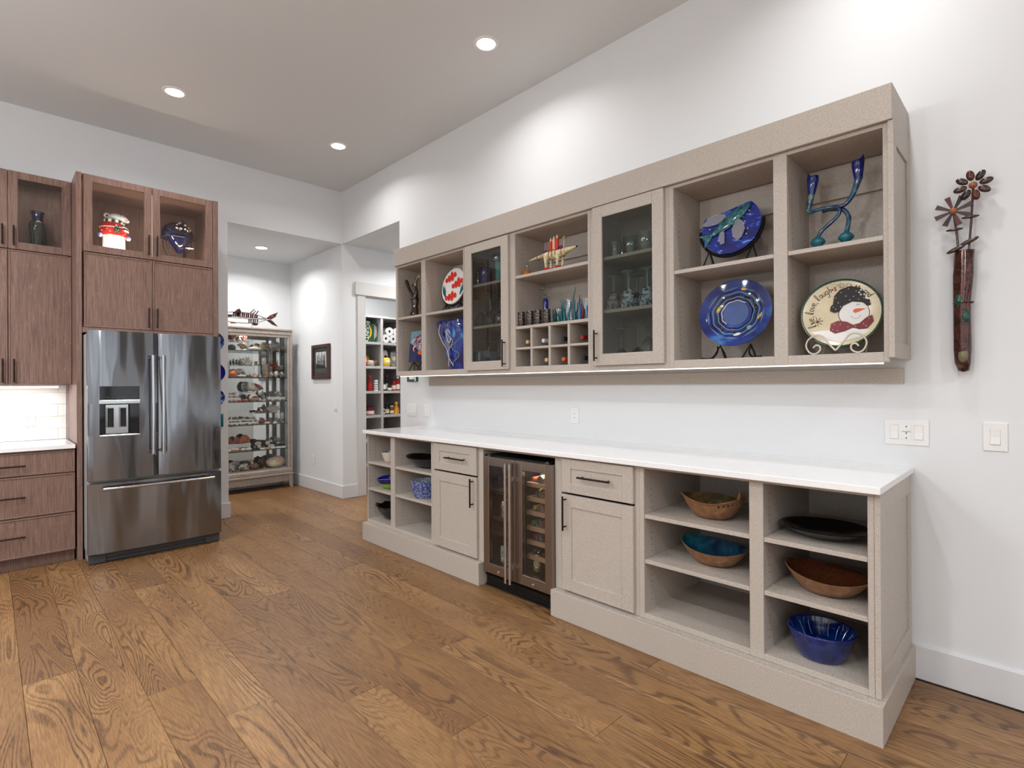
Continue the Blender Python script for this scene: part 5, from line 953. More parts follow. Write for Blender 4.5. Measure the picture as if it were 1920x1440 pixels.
build('body', ANI().tube(smoothpath(spine, 5), lerpr([.003, .011, .018, .032, .036, .034, .027, .017, .009, .006], 46), 16), M_CRM, t, smooth=70)
build('nose', ANI().ball((2.82, 2.229, az + .143), .008, n=10, m=6), M_INK, t, smooth=60)
for x, y in ((2.8, 2.49), (2.84, 2.475), (2.8, 2.385), (2.84, 2.37)):
    lg = build('leg', ANI().tube([(x, y, az + .105), (x, y, az + .06), (x, y, az + .02)], [.02, .011, .009], 10), M_CRM, t, smooth=60); build('shoe', ANI().ball((x - .004, y - .008, az + .011), .016, .024, .011, 10, 7), M_RED, lg, smooth=60)
for y, r_ in ((2.58, .017), (2.52, .023), (2.455, .038), (2.425, .038), (2.395, .037), (2.345, .031)): build('band', ANI().tube([(2.82 + r_ * cos(a), y, az + .121 + (2.43 - y) * .02 + r_ * sin(a)) for a in [2 * PI * i / 20 for i in range(21)]], .003, 5), M_WALNL, t, smooth=60)
for y, m_, h_ in ((2.46, M_CRAY, .085), (2.43, M_CRAYP, .095), (2.40, M_CRAY, .1)):
    cr = build('crayon', ANI().tube([(2.82, y, az + .145), (2.82, y, az + .145 + h_)], .0125, 14), m_, t, smooth=30); build('tip', ANI().tube([(2.82, y, az + .1455 + h_), (2.82, y, az + .152 + h_), (2.82, y, az + .175 + h_)], [.0125, .009, .0015], 14), M_CREAM, cr, smooth=30)
for i, (y, z) in enumerate(((2.515, .15), (2.5, .158), (2.485, .15), (2.375, .163), (2.36, .168), (2.352, .158))): build('bead', ANI().ball((2.815 - .01 * (i % 2), y, az + z), .0115, n=10, m=7), M_PURP, t, smooth=60)
build('wand', ANI().cyl((2.82, 2.345, az + .14), (2.82, 2.338, az + .225), .0028, n=6), M_CREAM, t)
build('star', ANI().prism([((.02 if i % 2 == 0 else .008) * sin(i * PI / 5), (.02 if i % 2 == 0 else .008) * cos(i * PI / 5)) for i in range(10)], -.003, .003, lean((2.82, 2.338, az + .236))), plain('star_gold', (150, 124, 70), .4), t)
t = thing('perfume_bottle', 'tiny amber bottle with a clear stopper in the cubby unit top left', 'bottle', (2.79, 2.675, az)); pc = (2.78, 2.655, az)
build('glass_body', MB().lathe([(0, 0), (.026, 0), (.031, .01), (.028, .035), (.012, .046), (.01, .055), (0, .055)], 16, pc), plain('amber_bottle', (176, 104, 36), .1, 0, .25), t, smooth=50); build('stopper', MB().lathe([(.006, .055), (.007, .066), (.013, .078), (.009, .095), (0, .1)], 12, pc), M_CRY, t, smooth=50)
for i, y in enumerate((2.65, 2.58, 2.51, 2.435)):
    y += .03 if i == 0 else .02; tumbler('shot_glass', ('dark patterned shot glass, leftmost of four above the wine cubbies', 'dark patterned shot glass, second of four above the wine cubbies', 'dark patterned shot glass, third of four above the wine cubbies', 'dark patterned shot glass in front of the blue bottle')[i], (2.745 + .008 * i, y, 1.7745), .027, .105, swirl('dark_pattern', (26, 20, 18), (88, 62, 48), (200, 186, 166), .1, 55, 1.5, lo=.46, hi=.6) if i == 0 else bpy.data.materials['dark_pattern'], 'dark shot glasses')
t = thing('stoppered_bottle', 'slim cobalt blue bottle with a clear flat stopper above the wine cubbies', 'bottle', (2.86, 2.55, 1.7745)); pc = (2.87, 2.555, 1.7745)
build('glass_body', MB().lathe([(0, 0), (.02, 0), (.021, .006), (.021, .185), (.013, .2), (.0, .201)], 18, pc), M_COB, t, smooth=40); build('collar', MB().lathe([(.013, .201), (.032, .205), (.034, .212), (.013, .221), (.01, .225)], 18, pc), M_CRY, t, smooth=40); build('stopper', MB().lathe([(.008, .225), (.017, .24), (.012, .252), (.02, .26), (.048, .267), (.048, .271), (0, .272)], 20, pc), M_CRY, t, smooth=40)
GC = 'tumblers wrapped in glass seaweed'
for i, (y, r_, h_, lab, cols, seed) in enumerate(((2.40, .026, .105, 'small clear tumbler with dark green glass strands, leftmost of three', (M_TEAL, M_GREEN), 1), (2.305, .042, .16, 'large clear tumbler wrapped in teal glass seaweed strands, middle of three', (M_TEAL, M_TEAL), 2), (2.15, .04, .15, 'clear tumbler with red and blue glass strands, rightmost of three', (M_STB if 0 else plain('sky_glass', (50, 120, 190), .08, 0, .2), M_MAROON), 3))):
    c = (2.83, y, 1.7745); t = tumbler('seaweed_tumbler', lab, c, r_, h_, M_CRY, GC, r_ * 1.08); q = random.Random(seed)
    for j in range(7):
        a = PI * .35 + j * PI * 1.3 / 6; hh = h_ * q.uniform(.7, 1.05); f_ = q.uniform(0, 6)
        if i == 1 and j == 5: hh = .232; a = PI * 1.42
        if i == 2 and j == 1: hh = .175
        pts = [(c[0] + (r_ * 1.1 + .006 + .008 * sin(k_ * 1.7 + f_)) * cos(a + .16 * sin(k_ * 1.3 + f_)), c[1] + (r_ * 1.1 + .006 + .012 * (k_ / 5) ** 2) * sin(a + .16 * sin(k_ * 1.3 + f_)), c[2] + .008 + hh * k_ / 5) for k_ in range(6)]
        build('strand', MB().tube(smoothpath(pts, 4), lerpr([.0085, .009, .0075, .006, .004, .0015], 21), 8), cols[j % 2], t, smooth=60)
# wine bottles in the cubbies
GB = 'wine bottles in the cubbies'
for y, z, lab, gl, cp in ((2.615, 1.667, 'tan-corked', M_DGREEN, M_CORK), (2.462, 1.668, 'white-capped', M_DGREEN, M_CAPW), (2.285, 1.668, 'black-capped', M_DGREEN, M_CAPB), (2.125, 1.668, 'dark red-capped', M_DGREEN, M_CAPR)): wine_bottle(lab + ' wine bottle in the upper row of cubbies', (2.735, y, 1.661), gl, cp, GB)
for y, z, lab, gl, cp in ((2.575, 1.53, 'blue-capped', M_DGREEN, M_CAPBL), (2.435, 1.53, 'tan-corked', M_DGREEN, M_CORK), (2.282, 1.53, 'orange-capped', M_DGREEN, M_CAPO), (2.115, 1.53, 'black-capped', M_DGREEN, M_CAPB)): wine_bottle(lab + ' wine bottle in the lower row of cubbies', (2.735 if y < 2.57 else 2.8, y, 1.5265), gl, cp, GB)

# blue fish disc on easel
e, M = easel('black easel with a curved cradle under the blue glass fish disc', (2.88, 1.21, S1), .235, .11)
Mf = lean((2.86, 1.207, S1 + .225), 10, 4)
build('cradle', MB().tube([Mf @ Vector((.166 * cos(a), .166 * sin(a) + .0, -.004)) for a in [PI + .02 + (PI + .08) * i / 26 for i in range(27)]], .009, 6), M_IRON, e, smooth=60)
t = thing('fish_disc', 'blue streaked glass disc with an applied teal fish, top shelf', 'plate', (2.86, 1.207, S1 + .06), 'plates on the open shelves')
a0, a1 = .88, PI - .42
pts = [(.156 * cos(a), .156 * sin(a)) for a in [a1 + (2 * PI + a0 - a1) * i / 44 for i in range(45)]]
build('dish', MB().prism(pts, -.004, .006, Mf), swirl('blue_streak_glass', (2, 18, 96), (4, 44, 160), (120, 170, 228), .07, 8, 1.8, (1, 1, 2.6), .3, .42, .58), t)
Mq = Mf @ Matrix.Translation((-.005, .025, .008)) @ Matrix.Rotation(.62, 4, 'Z')
fb = build('fish_body', MB().ball((0, 0, .006), .13, .036, .013, 24, 12, lambda x, y, z: (x, y * (1 - .45 * max(-x, 0)), z), Mq), swirl('teal_fish_glass', (16, 66, 76), (44, 116, 124), (120, 176, 170), .08, 26), t, smooth=60)
build('tail', MB().prism([(-.11, .004), (-.17, .05), (-.15, .005), (-.185, -.04), (-.11, -.006)], .002, .008, Mq), bpy.data.materials['teal_fish_glass'], t)
M_FIN = thinglass('fin_glass', (.86, .92, .97), .3)
build('fin', MB().prism([(.01, .02), (.0, .06), (-.03, .09), (-.075, .1), (-.12, .085), (-.1, .06), (-.06, .035)], .004, .008, Mq), M_FIN, t); build('fin', MB().prism([(.04, -.02), (.05, -.06), (.035, -.1), (.0, -.125), (-.03, -.13), (-.035, -.09), (-.015, -.05)], .008, .013, Mq), M_FIN, t); build('fin', MB().prism([(-.045, -.02), (-.06, -.05), (-.085, -.09), (-.105, -.085), (-.1, -.05), (-.075, -.025)], .008, .012, Mq), M_FIN, t)
build('eye', MB().ball(Mq @ Vector((.085, .008, .016)), .006, n=8, m=6), M_INK, fb)
rr = random.Random(8)
for i in range(26):
    a, r_ = rr.uniform(0, 6.28), rr.uniform(.05, .145)
    if r_ * sin(a) < .07: build('bubble', MB().ball(Mf @ Vector((r_ * cos(a), r_ * sin(a), .007)), .0038, n=8, m=5), M_WHITE, t)
# blue platter
e, M = easel('black easel with scrolled feet under the large blue platter', (2.86, 1.18, S2), .16, .075)
for s in (-1, 1): build('foot', MB().tube(smoothpath([M @ Vector((s * .09, .07, .03)), M @ Vector((s * .085, .035, .05)), M @ Vector((s * .11, .006, .07)), M @ Vector((s * .16, .006, .08))], 5), .005, 6), M_IRON, e, smooth=60)
t, Mb = discplate('blue_platter', 'large round cobalt platter with ripple rings and yellow spots', (2.85, 1.178, S2 + .242), .186, 14, 6, swirl('platter_blue', (6, 22, 98), (20, 60, 146), (76, 130, 190), .06, 5, 1, coat=.7), depth=.03)
for r_, m_ in ((.072, M_WHITE), (.084, M_NAVY), (.092, M_STEMB), (.106, M_GREEN), (.118, M_STEMB), (.13, M_NAVY), (.143, M_STEMB), (.152, M_TEAL), (.178, M_NAVY)):
    n0 = .0065 + max(0, (r_ - .1) / .086) * .019
    build('ring', MB().tube([Mb @ Vector((r_ * (1 + .025 * sin(9 * a)) * cos(a), r_ * (1 + .025 * sin(9 * a + 1)) * sin(a), n0)) for a in [2 * PI * i / 60 * (.5 if m_ is M_WHITE else 1) + .9 for i in range(61)]], .0022, 5), m_, t, smooth=60)
build('centre', MB().prism(ell(0, 0, .066, .066, 28), .004, .006, Mb), plain('slate_blue_glass', (74, 96, 150), .1), t)
for x, y, a_x, b_y, an, m_ in ((.04, .135, .02, .011, 0, M_YEL), (-.09, .03, .012, .02, -.4, M_YEL), (.128, -.02, .008, .026, -.5, M_YEL), (-.15, -.035, .008, .02, 0, M_WHITE), (.015, -.12, .022, .009, .3, M_WHITE), (.075, -.085, .014, .014, 0, M_STEMB), (-.06, -.075, .011, .007, .3, M_MAROON), (-.01, -.095, .012, .008, .5, M_MAROON), (-.03, .09, .012, .006, .3, M_MAROON), (.05, .08, .018, .011, -.3, M_INK), (.1, .03, .008, .014, .2, M_NAVY), (-.065, -.03, .006, .01, .2, M_MAROON), (.0, .1, .014, .01, 0, M_COB), (-.06, -.1, .013, .01, .3, M_COB)):
    r_ = math.hypot(x, y); n0 = .004 + max(0, (r_ - .1) / .086) * .02
    build('spot', MB().ball((0, 0, 0), a_x, b_y, .003, 12, 6, M=Mb @ Matrix.Translation((x, y, n0 + .001)) @ Matrix.Rotation(an, 4, 'Z')), m_, t, smooth=60)
# candle holder
cx = 2.85; t = thing('glass_candle_holder', 'tall blue and teal glass twin candle holder with curling stems', 'candle holder', (cx, .72, S1))
M_STM = swirl('smoky_blue_stem', (8, 20, 78), (40, 100, 124), (176, 150, 80), .06, 14, 1, coat=.6); M_TUL = swirl('blue_tulip_glass', (4, 18, 104), (14, 56, 124), (206, 150, 60), .06, 16, 1.2, coat=.6, lo=.5, hi=.68)
yb = (.782, .664)
for i, y in enumerate(yb): build('foot', MB().lathe([(0, 0), (.042, .001), (.03, .012), (.012, .026), (.018, .034), (.032, .048), (.033, .058), (.02, .074), (.009, .08), (0, .081)], 24, (cx, y, S1)), M_TEAL, t, smooth=60)
L1 = [(cx, .782, S1 + .075), (cx, .765, S1 + .105), (cx, .715, S1 + .145), (cx, .69, S1 + .175), (cx - .01, .70, S1 + .2), (cx - .03, .755, S1 + .202), (cx - .02, .81, S1 + .2), (cx, .822, S1 + .215), (cx, .815, S1 + .26), (cx, .808, S1 + .3)]
L2 = [(cx, .664, S1 + .075), (cx, .655, S1 + .11), (cx + .005, .655, S1 + .15), (cx + .01, .68, S1 + .19), (cx + .02, .74, S1 + .205), (cx + .01, .758, S1 + .2), (cx, .72, S1 + .208), (cx, .672, S1 + .206), (cx, .64, S1 + .24), (cx, .62, S1 + .29), (cx, .612, S1 + .32)]
build('stem', MB().tube(smoothpath(L1, 6), lerpr([.009, .0085, .0085, .0085, .0085, .0085, .009, .011, .014, .017], 55), 10), M_STM, t, smooth=60); build('stem', MB().tube(smoothpath(L2, 6), lerpr([.011, .01, .01, .01, .0095, .0095, .0095, .0095, .011, .014, .018], 61), 10), M_STM, t, smooth=60)
def tulip(c, h, lean_, s): return MB().lathe([(.016, 0), (.022, h * .3), (.026, h * .55), (.024, h * .74), (.021, h * .74), (.022, h * .5), (.0, h * .2)], 24, fn=lambda x, y, z, a: (x + c[0], y + c[1] + lean_ * z, z + c[2] + (max(0, cos(a - s)) ** 3) * h * .28 * (z / h)))
build('cup', tulip((cx, .809, S1 + .29), .115, -.1, PI * .5), M_TUL, t, smooth=60); build('cup', tulip((cx, .613, S1 + .31), .115, .02, -PI * .5), M_TUL, t, smooth=60)
# snowman plate
st = thing('scroll_plate_stand', 'cream scrolled wire stand in front of the snowman plate', 'plate stand', (2.77, .69, S2), 'plate stands on the shelves')
Ms = lean((2.765, .69, S2 + .004), 0)
def curl(cx, cy, r0, r1, a0, a1, n=22): return [(cx + (r0 + (r1 - r0) * i / n) * cos(a0 + (a1 - a0) * i / n), cy + (r0 + (r1 - r0) * i / n) * sin(a0 + (a1 - a0) * i / n)) for i in range(n + 1)]
for s in (-1, 1):
    pts = [(0, .014), (s * .03, .05)] + [(s * -x if 0 else s * x, y) for x, y in ((.055, .082), (.083, .088), (.112, .07), (.122, .04), (.108, .01), (.085, .002), (.064, .016), (.064, .036), (.08, .042), (.092, .03))]
    build('scroll', MB().tube(smoothpath([Ms @ Vector((x, y, 0)) for x, y in pts], 5), .0042, 6), M_CREAMW, st, smooth=60)
    build('back_leg', MB().tube([Ms @ Vector((s * .1, .004, 0)), Ms @ Vector((s * .09, .003, -.14)), Ms @ Vector((s * .09, .09, -.2))], .003, 5), M_CREAMW, st)
t, Mn = discplate('snowman_plate', 'cream plate with a painted snowman in a dark hat and red bow tie', (2.84, .685, S2 + .193), .163, 12, 8, M_CREAM, depth=.016)
build('rim', MB().lathe([(.147, .0115), (.164, .0165), (.1655, .0158), (.1655, .006), (.163, .004), (.147, .0115)], 56, M=Mn), M_GREEN, t, smooth=50)
fz = lambda x, y: .0046 + max(0, (math.hypot(x, y) - .088) / .064) * .0085
def paint(name, pts, mat, par=None, lift=.0, z=None):
    zz = z if z is not None else max(fz(*p) for p in pts); return build(name, MB().prism(pts, .0035, zz + .0006 + lift, Mn), mat, par or t)
paint('snow_ground', [(-.118, -.085), (.04, -.075), (.115, -.09), (.08, -.12), (0, -.14), (-.08, -.12)], M_WHITE)
face = paint('snowman_face', ell(.052, -.005, .06, .058, 28), M_WHITE, z=.0075)
hat = paint('hat', [(x * .9, y) for x, y in [(-.035, .045), (-.03, .085), (-.005, .115), (.04, .128), (.085, .115), (.105, .09), (.105, .06), (.125, .055), (.13, .03), (.115, .025), (.095, .045), (.05, .052), (.01, .035), (-.005, .01), (-.03, .005), (-.048, .015), (-.045, .035)]], plain('hat_black', (18, 9, 11), .55, var=.2), z=.0115)
for x, y in ((-.02, .075), (0, .1), (.03, .115), (.06, .1), (.02, .08), (.05, .075), (-.01, .05), (.09, .065), (.115, .04), (.07, .06), (.035, .06), (-.03, .03), (-.02, .02), (0, .03), (.08, .11)): build('snow_dot', MB().ball(Mn @ Vector((x, y, .0125)), .0024, n=6, m=4), M_WHITE, hat)
for i in range(6): build('snow_flake', MB().ball(Mn @ Vector((.085 + .013 * cos(i * PI / 3), .092 + .013 * sin(i * PI / 3), .0125)), .0045, n=6, m=4), M_WHITE, hat)
build('snow_dots', MB().ball(Mn @ Vector((-.012, .032, .012)), .016, .003, .006, 8, 5), M_WHITE, hat) if 0 else None
build('nose', MB().prism([(.048, .005), (.052, .014), (.066, .017), (.098, .014), (.07, .0), (.056, -.004)], .007, .0092, Mn), M_ORANGE, face)
for x in (.064, .072): build('eye', MB().ball(Mn @ Vector((x, .036, .0085)), .0022, n=6, m=4), M_INK, face)
for i in range(7): a = PI + .25 + i * (PI - .5) / 6; build('mouth_dot', MB().ball(Mn @ Vector((.06 + .018 * cos(a), -.015 + .016 * sin(a), .0085)), .0018, n=6, m=4), M_INK, face)
build('face_line', MB().tube([Mn @ Vector((.052 + .06 * cos(a), -.005 + .058 * sin(a), .008)) for a in [2.7 + i * 1.2 / 8 for i in range(9)]], .0013, 4), M_INK, face); build('face_line', MB().tube([Mn @ Vector((.052 + .06 * cos(a), -.005 + .058 * sin(a), .008)) for a in [-1 + i * 1.5 / 8 for i in range(9)]], .0013, 4), M_INK, face)
bw = paint('bow_tie', [(.05, -.062), (.025, -.045), (-.01, -.038), (-.038, -.05), (-.042, -.085), (-.02, -.1), (.02, -.09), (.05, -.075), (.075, -.085), (.105, -.08), (.128, -.05), (.122, -.02), (.1, -.03), (.075, -.055)], M_MAROON, z=.0135)
for x, y in ((-.025, -.055), (0, -.055), (-.03, -.08), (-.01, -.085), (.03, -.07), (.06, -.07), (.09, -.06), (.11, -.035), (.1, -.07)): build('bow_dot', MB().ball(Mn @ Vector((x, y, .0145)), .0022, n=6, m=4), M_WHITE, bw)
for i in range(26): a = i * 2 * PI / 26 + .1; build('rim_dot', MB().ball(Mn @ Vector((.1555 * cos(a), .1555 * sin(a), .0145)), .0022, n=6, m=4), M_WHITE, t)
GL = dict(l=[[(.1, 0), (.02, .15), (.12, .9), (.25, 1.0), (.2, .55), (.1, .1), (.22, 0)]], i=[[(.08, .5), (.1, .1), (.2, 0)], [(.1, .75), (.11, .78)]], v=[[(.0, .5), (.14, 0), (.3, .5)]], e=[[(.02, .25), (.26, .3), (.2, .5), (.04, .42), (.02, .12), (.14, 0), (.3, .1)]],
          o=[[(.16, .5), (.02, .35), (.06, .05), (.24, .05), (.3, .35), (.16, .5)]], a=[[(.28, .45), (.1, .5), (.0, .2), (.1, 0), (.26, .15), (.28, .48), (.28, .1), (.36, 0)]], u=[[(.02, .5), (.04, .1), (.14, 0), (.26, .15), (.28, .5), (.28, .08), (.36, 0)]], g=[[(.28, .45), (.1, .5), (.0, .2), (.12, .02), (.27, .2), (.28, .48), (.26, -.35), (.1, -.45), (.02, -.3)]], h=[[(.06, 0), (.08, 1.0)], [(.07, .3), (.2, .5), (.28, .35), (.28, 0)]],
          n=[[(.04, 0), (.05, .5)], [(.05, .35), (.18, .5), (.28, .35), (.28, 0)]], d=[[(.28, .42), (.1, .5), (.0, .2), (.1, 0), (.26, .12), (.3, 1.0), (.3, 0)]])
GL[','] = [[(.1, .05), (.06, -.18)]]
wr = MB()
def script(txt, rad, ang, size):
    for ch in txt:
        if ch == ' ': ang -= .3 * size / rad; continue
        for st_ in GL[ch]:
            pts = [(rad + y * size, ang - x * size / rad) for x, y in st_]; q = smoothpath([Mn @ Vector((r_ * cos(a), r_ * sin(a), .0052 + max(0, (r_ - .088) / .064) * .0085)) for r_, a in pts], 4); wr.tube(q, .0013, 4)
        ang -= (.16 if ch in 'i,' else .4) * size / rad
script('live, love, laugh', .112, PI + .52, .034); script('and', .126, .80, .028)
build('lettering', wr, M_INK, t, kind='stuff')
for i in range(8): a = i * PI / 4 + .2; build('star_burst', MB().tube([Mn @ Vector((-.095, -.035, .0068)), Mn @ Vector((-.095 + .024 * cos(a), -.035 + .024 * sin(a), .0068))], .0011, 4), M_MAROON if i % 2 else M_INK, t)
for x, s in ((.0, 1), (.035, -1)): build('swirl', MB().tube([Mn @ Vector((x + (.003 + .0012 * i) * cos(i * .55 * s + 2), .131 + (.003 + .0008 * i) * sin(i * .55 * s + 2), .0115)) for i in range(14)], .0012, 4), M_INK, t)
for x, y in ((-.035, .118), (-.025, .126), (-.022, .115), (.06, .125), (.072, .122), (.066, .115)): build('berry', MB().ball(Mn @ Vector((x, y, .0105)), .0042, n=8, m=5), M_MAROON, t)

# ------------------------------------------------------------------ bowls in the base cabinets
def bowl(label, c, rx, ry, h, outer, inner, base=.5, tip=0, wave=0, nwave=2, ph=0, lip=None, th=.006, rot=0, group='bowls in the base cabinets', name='bowl'):
    """Open bowl; rx along X, ry along Y, optional raised ends (tip) and wavy rim."""
    t = thing(name, label, 'bowl', c, group); R_ = Matrix.Translation(c) @ Matrix.Rotation(rot, 4, 'Z')
    def fn(x, y, z, a):
        k = max(0, z / h); return (x * rx, y * ry, z + k * k * (tip * (abs(sin(a)) ** 2.2 - .3) + wave * sin(nwave * a + ph)))
    pr = [(0, 0), (base, 0), (base + .03, .004)] + [(base + (1 - base) * f ** .62, h * f) for f in (.12, .25, .4, .6, .8, 1)]
    build('outside', MB().lathe(pr, 44, M=R_, fn=fn), outer, t, smooth=70) if 0 else None
    inn = [(r - th / max(rx, ry), z + (th if i < 3 else th * .3)) for i, (r, z) in enumerate(pr[3:])]
    mo = MB(); mo.lathe(pr + [(pr[-1][0] - th / max(rx, ry) * .5, h + .0015)], 44, M=R_, fn=fn); mo.f = [f for f in mo.f if len(f) == 4 or mo.v[f[0]].z < c[2] + h * .3]
    build('outside', mo, outer, t, smooth=70)
    mi = MB(); mi.lathe([(pr[-1][0] - th / max(rx, ry) * .5, h + .0015)] + inn[::-1] + [(base * .8, th * 1.2), (0, th * 1.2)], 44, M=R_, fn=fn); mi.f = [f for f in mi.f if len(f) == 4]
    build('inside', mi, inner, t, smooth=70)
    if lip: build('lip', MB().tube([R_ @ Vector(fn(pr[-1][0] * cos(a), pr[-1][0] * sin(a), h, a)) for a in [2 * PI * i / 60 for i in range(61)]], th * .7, 6), lip, t, smooth=60)
    return t, R_, fn
T3, T2, T1 = .6865, .4555, .1805
M_SPKW = spots('speckled_cream', (206, 196, 178), (120, 104, 90), .3, 120, .16); M_BLUW = spots('blue_sponge', (40, 60, 122), (206, 210, 220), .25, 230, .36, second=(52, 72, 134)); M_WHB = swirl('white_blue_glaze', (226, 220, 208), (226, 222, 212), (60, 80, 140), .25, 14, 1, lo=.4, hi=.5)
M_TERRA = swirl('raw_clay', (118, 84, 56), (142, 102, 68), (158, 118, 82), .45, 20, 1, coat=0); M_GRNG = swirl('green_brown_glaze', (70, 64, 44), (112, 86, 58), (96, 120, 104), .1, 14, 1.2); M_BLUG = swirl('blue_green_glaze', (10, 44, 76), (22, 84, 110), (30, 110, 120), .08, 9, 1.2); M_BRNG = spots('brown_speckle_glaze', (84, 44, 26), (34, 20, 16), .08, 160, .22, coat=.6); M_BLKG = swirl('black_swirl_glaze', (8, 8, 9), (22, 20, 20), (70, 50, 44), .06, 20, 2, lo=.55, hi=.66); M_COBW = swirl('cobalt_glaze', (0, 20, 80), (2, 42, 116), None, .07, 12, .6)
bowl('small cream speckled bowl with blue inside, top left of the base cabinets', (2.50, 4.062, T3), .066, .074, .088, M_SPKW, M_BLUW, .45, wave=.003)
t, R_, fn = bowl('blue, red and lime green swirled bowl, second shelf at the far left', (2.50, 4.075, T2), .095, .125, .085, plain('lime_glaze', (128, 170, 36), .1, 0, .15), swirl('blue_red_swirl', (18, 20, 110), (30, 34, 130), (190, 40, 30), .08, 9, 2, lo=.5, hi=.62), .3, tip=.02, wave=.012, nwave=2, ph=.8)
build('blue_band', MB().lathe([(.775 + .2 * f, .048 + .037 * f) for f in (0, .33, .66, 1)], 44, M=R_, fn=lambda x, y, z, a: fn(x * 1.045, y * 1.045, z, a), cap=False), plain('band_navy', (26, 24, 104), .08), t, smooth=60)
t, R_, fn = bowl('black pointed bowl with white lines, bottom shelf at the far left', (2.53, 4.10, T1), .11, .17, .12, M_GLB, M_BLKG, .22, tip=.012)
for i in range(3): build('white_line', MB().tube([R_ @ Vector((.09 * (.5 + .2 * q), -.03 - i * .022, .075 + .02 * q + .004 * sin(6 * q))) for q in (0, .5, 1, 1.5)], .0022, 5), M_WHITE, t)
bowl('wide black shallow bowl on the top shelf of the far base cabinet', (2.56, 3.58, T3), .15, .225, .085, M_GLB, plain('black_matt_glaze', (18, 17, 18), .25), .3, tip=.012)
bowl('round blue sponged bowl with white patch, second shelf of the far cabinet', (2.52, 3.555, T2), .118, .118, .135, M_BLUW, swirl('pale_inner', (120, 130, 160), (210, 212, 216), None, .25, 20), .74)
# animal-eared bowl
t, R_, fn = bowl('brown clay bowl with pierced dots and a little crown of points', (2.58, 1.19, T3), .115, .155, .098, M_TERRA, M_GRNG, .42, tip=.016, wave=.006, nwave=3, ph=1, lip=plain('brown_lip', (120, 82, 52), .3))
for i in range(3): build('point', MB().tube([R_ @ Vector((-.02 + i * .02, -.138 - .004 * i, .105)), R_ @ Vector((-.02 + i * .02, -.143, .128)), R_ @ Vector((-.02 + i * .02, -.146, .158))], [.012, .008, .002], 8), M_TERRA, t, smooth=50)
for i in range(6): a = PI + .25 + i * .17; build('pierced_dot', MB().ball(R_ @ Vector((.112 * cos(a + .3), .145 * sin(a + .3) * .97, .078 + .004 * i)), .0055, n=8, m=5), M_INK, t)
bowl('brown clay bowl glazed blue-green inside, second shelf', (2.58, 1.185, T2), .115, .165, .092, M_TERRA, M_BLUG, .4, tip=.016, wave=.014, nwave=1, ph=.9)
bowl('wide flat black swirled platter on the top shelf of the near cabinet', (2.6, .692, T3), .16, .185, .045, M_GLB, M_BLKG, .3, name='platter')
bowl('oval clay bowl with dark brown speckled inside, second shelf near end', (2.56, .675, T2), .125, .165, .088, M_TERRA, M_BRNG, .38, tip=.016, wave=.012, nwave=1, ph=.6)
t, R_, fn = bowl('deep cobalt blue bowl with pale lines inside, bottom shelf near end', (2.56, .70, T1), .125, .128, .118, M_COBW, M_COBW, .66, lip=M_COB)
build('groove', MB().tube([R_ @ Vector((.113 * cos(a), .116 * sin(a), .085)) for a in [2 * PI * i / 48 for i in range(49)]], .0035, 6), M_COB, t, smooth=60)
for i in range(7): a = -1.1 + i * .36; build('pale_line', MB().tube([R_ @ Vector(((.119 - .045 * q) * cos(a + .03 * sin(5 * q)), (.121 - .045 * q) * sin(a + .03 * sin(5 * q)), .108 - .075 * q)) for q in (0, .25, .5, .75)], .0014, 4), M_STEMB, t)

# ------------------------------------------------------------------ wall vase with wooden flowers
t = thing('wall_vase', 'long narrow hammered copper wall vase holding two wooden flowers', 'vase', (XW, .262, 1.40))
M_RAKU = swirl('copper_foil', (36, 16, 14), (92, 38, 28), (66, 60, 42), .14, 24, 2.4, coat=.5); M_RAKU.node_tree.nodes['Principled BSDF'].inputs['Metallic'].default_value = .35
rr = random.Random(3); ph_ = [rr.uniform(0, 6) for _ in range(6)]
def rough(x, y, z, a): k = 1 + .07 * sin(3 * a + z * 31 + ph_[0]) + .05 * sin(5 * a - z * 57 + ph_[1]) + .04 * sin(z * 90 + ph_[2]); return (x * k * .8, y * k + .006 * sin(z * 8), z)
build('body', MB().lathe([(0, 0), (.018, .006), (.028, .04), (.032, .1), (.031, .3), (.032, .42), (.034, .5), (.035, .525), (.029, .525), (.026, .45), (0, .43)] , 30, (XW - .034, .262, 1.40), fn=rough), M_RAKU, t, smooth=60)
for z, dy, m_ in ((.24, -.008, plain('foil_green', (18, 70, 56), .12)), (.31, .01, plain('foil_green', (18, 70, 56), .12)), (.07, .0, plain('foil_pale', (110, 104, 76), .2))): build('foil_patch', MB().ball((XW - .0535, .262 + dy, 1.40 + z), .009, .018, .03, 10, 6), m_, t, smooth=60)
build('collar', MB().tube([(XW - .034 + .027 * cos(a), .262 + .034 * sin(a), 1.70) for a in [2 * PI * i / 24 for i in range(25)]], .0035, 6), M_RAKU, t, smooth=60)
XV = XW - .036
def petals(par, c, n, L, wd, style, a0, mats):
    for i in range(n):
        a = a0 + i * 2 * PI / n; M = lean(c, 0, 0) @ Matrix.Rotation(a, 4, 'Z')
        if style == 'round': mb = MB().ball((L * .66, 0, .004), L * .36, wd, .009, 12, 8, M=M)
        else: mb = MB().prism([(.012, -wd * .4), (L, -wd), (L * .99, wd), (.012, wd * .4)], -.003, .003, M)
        build('petal', mb, mats[(i * 5) % len(mats)], par, smooth=50 if style == 'round' else None)
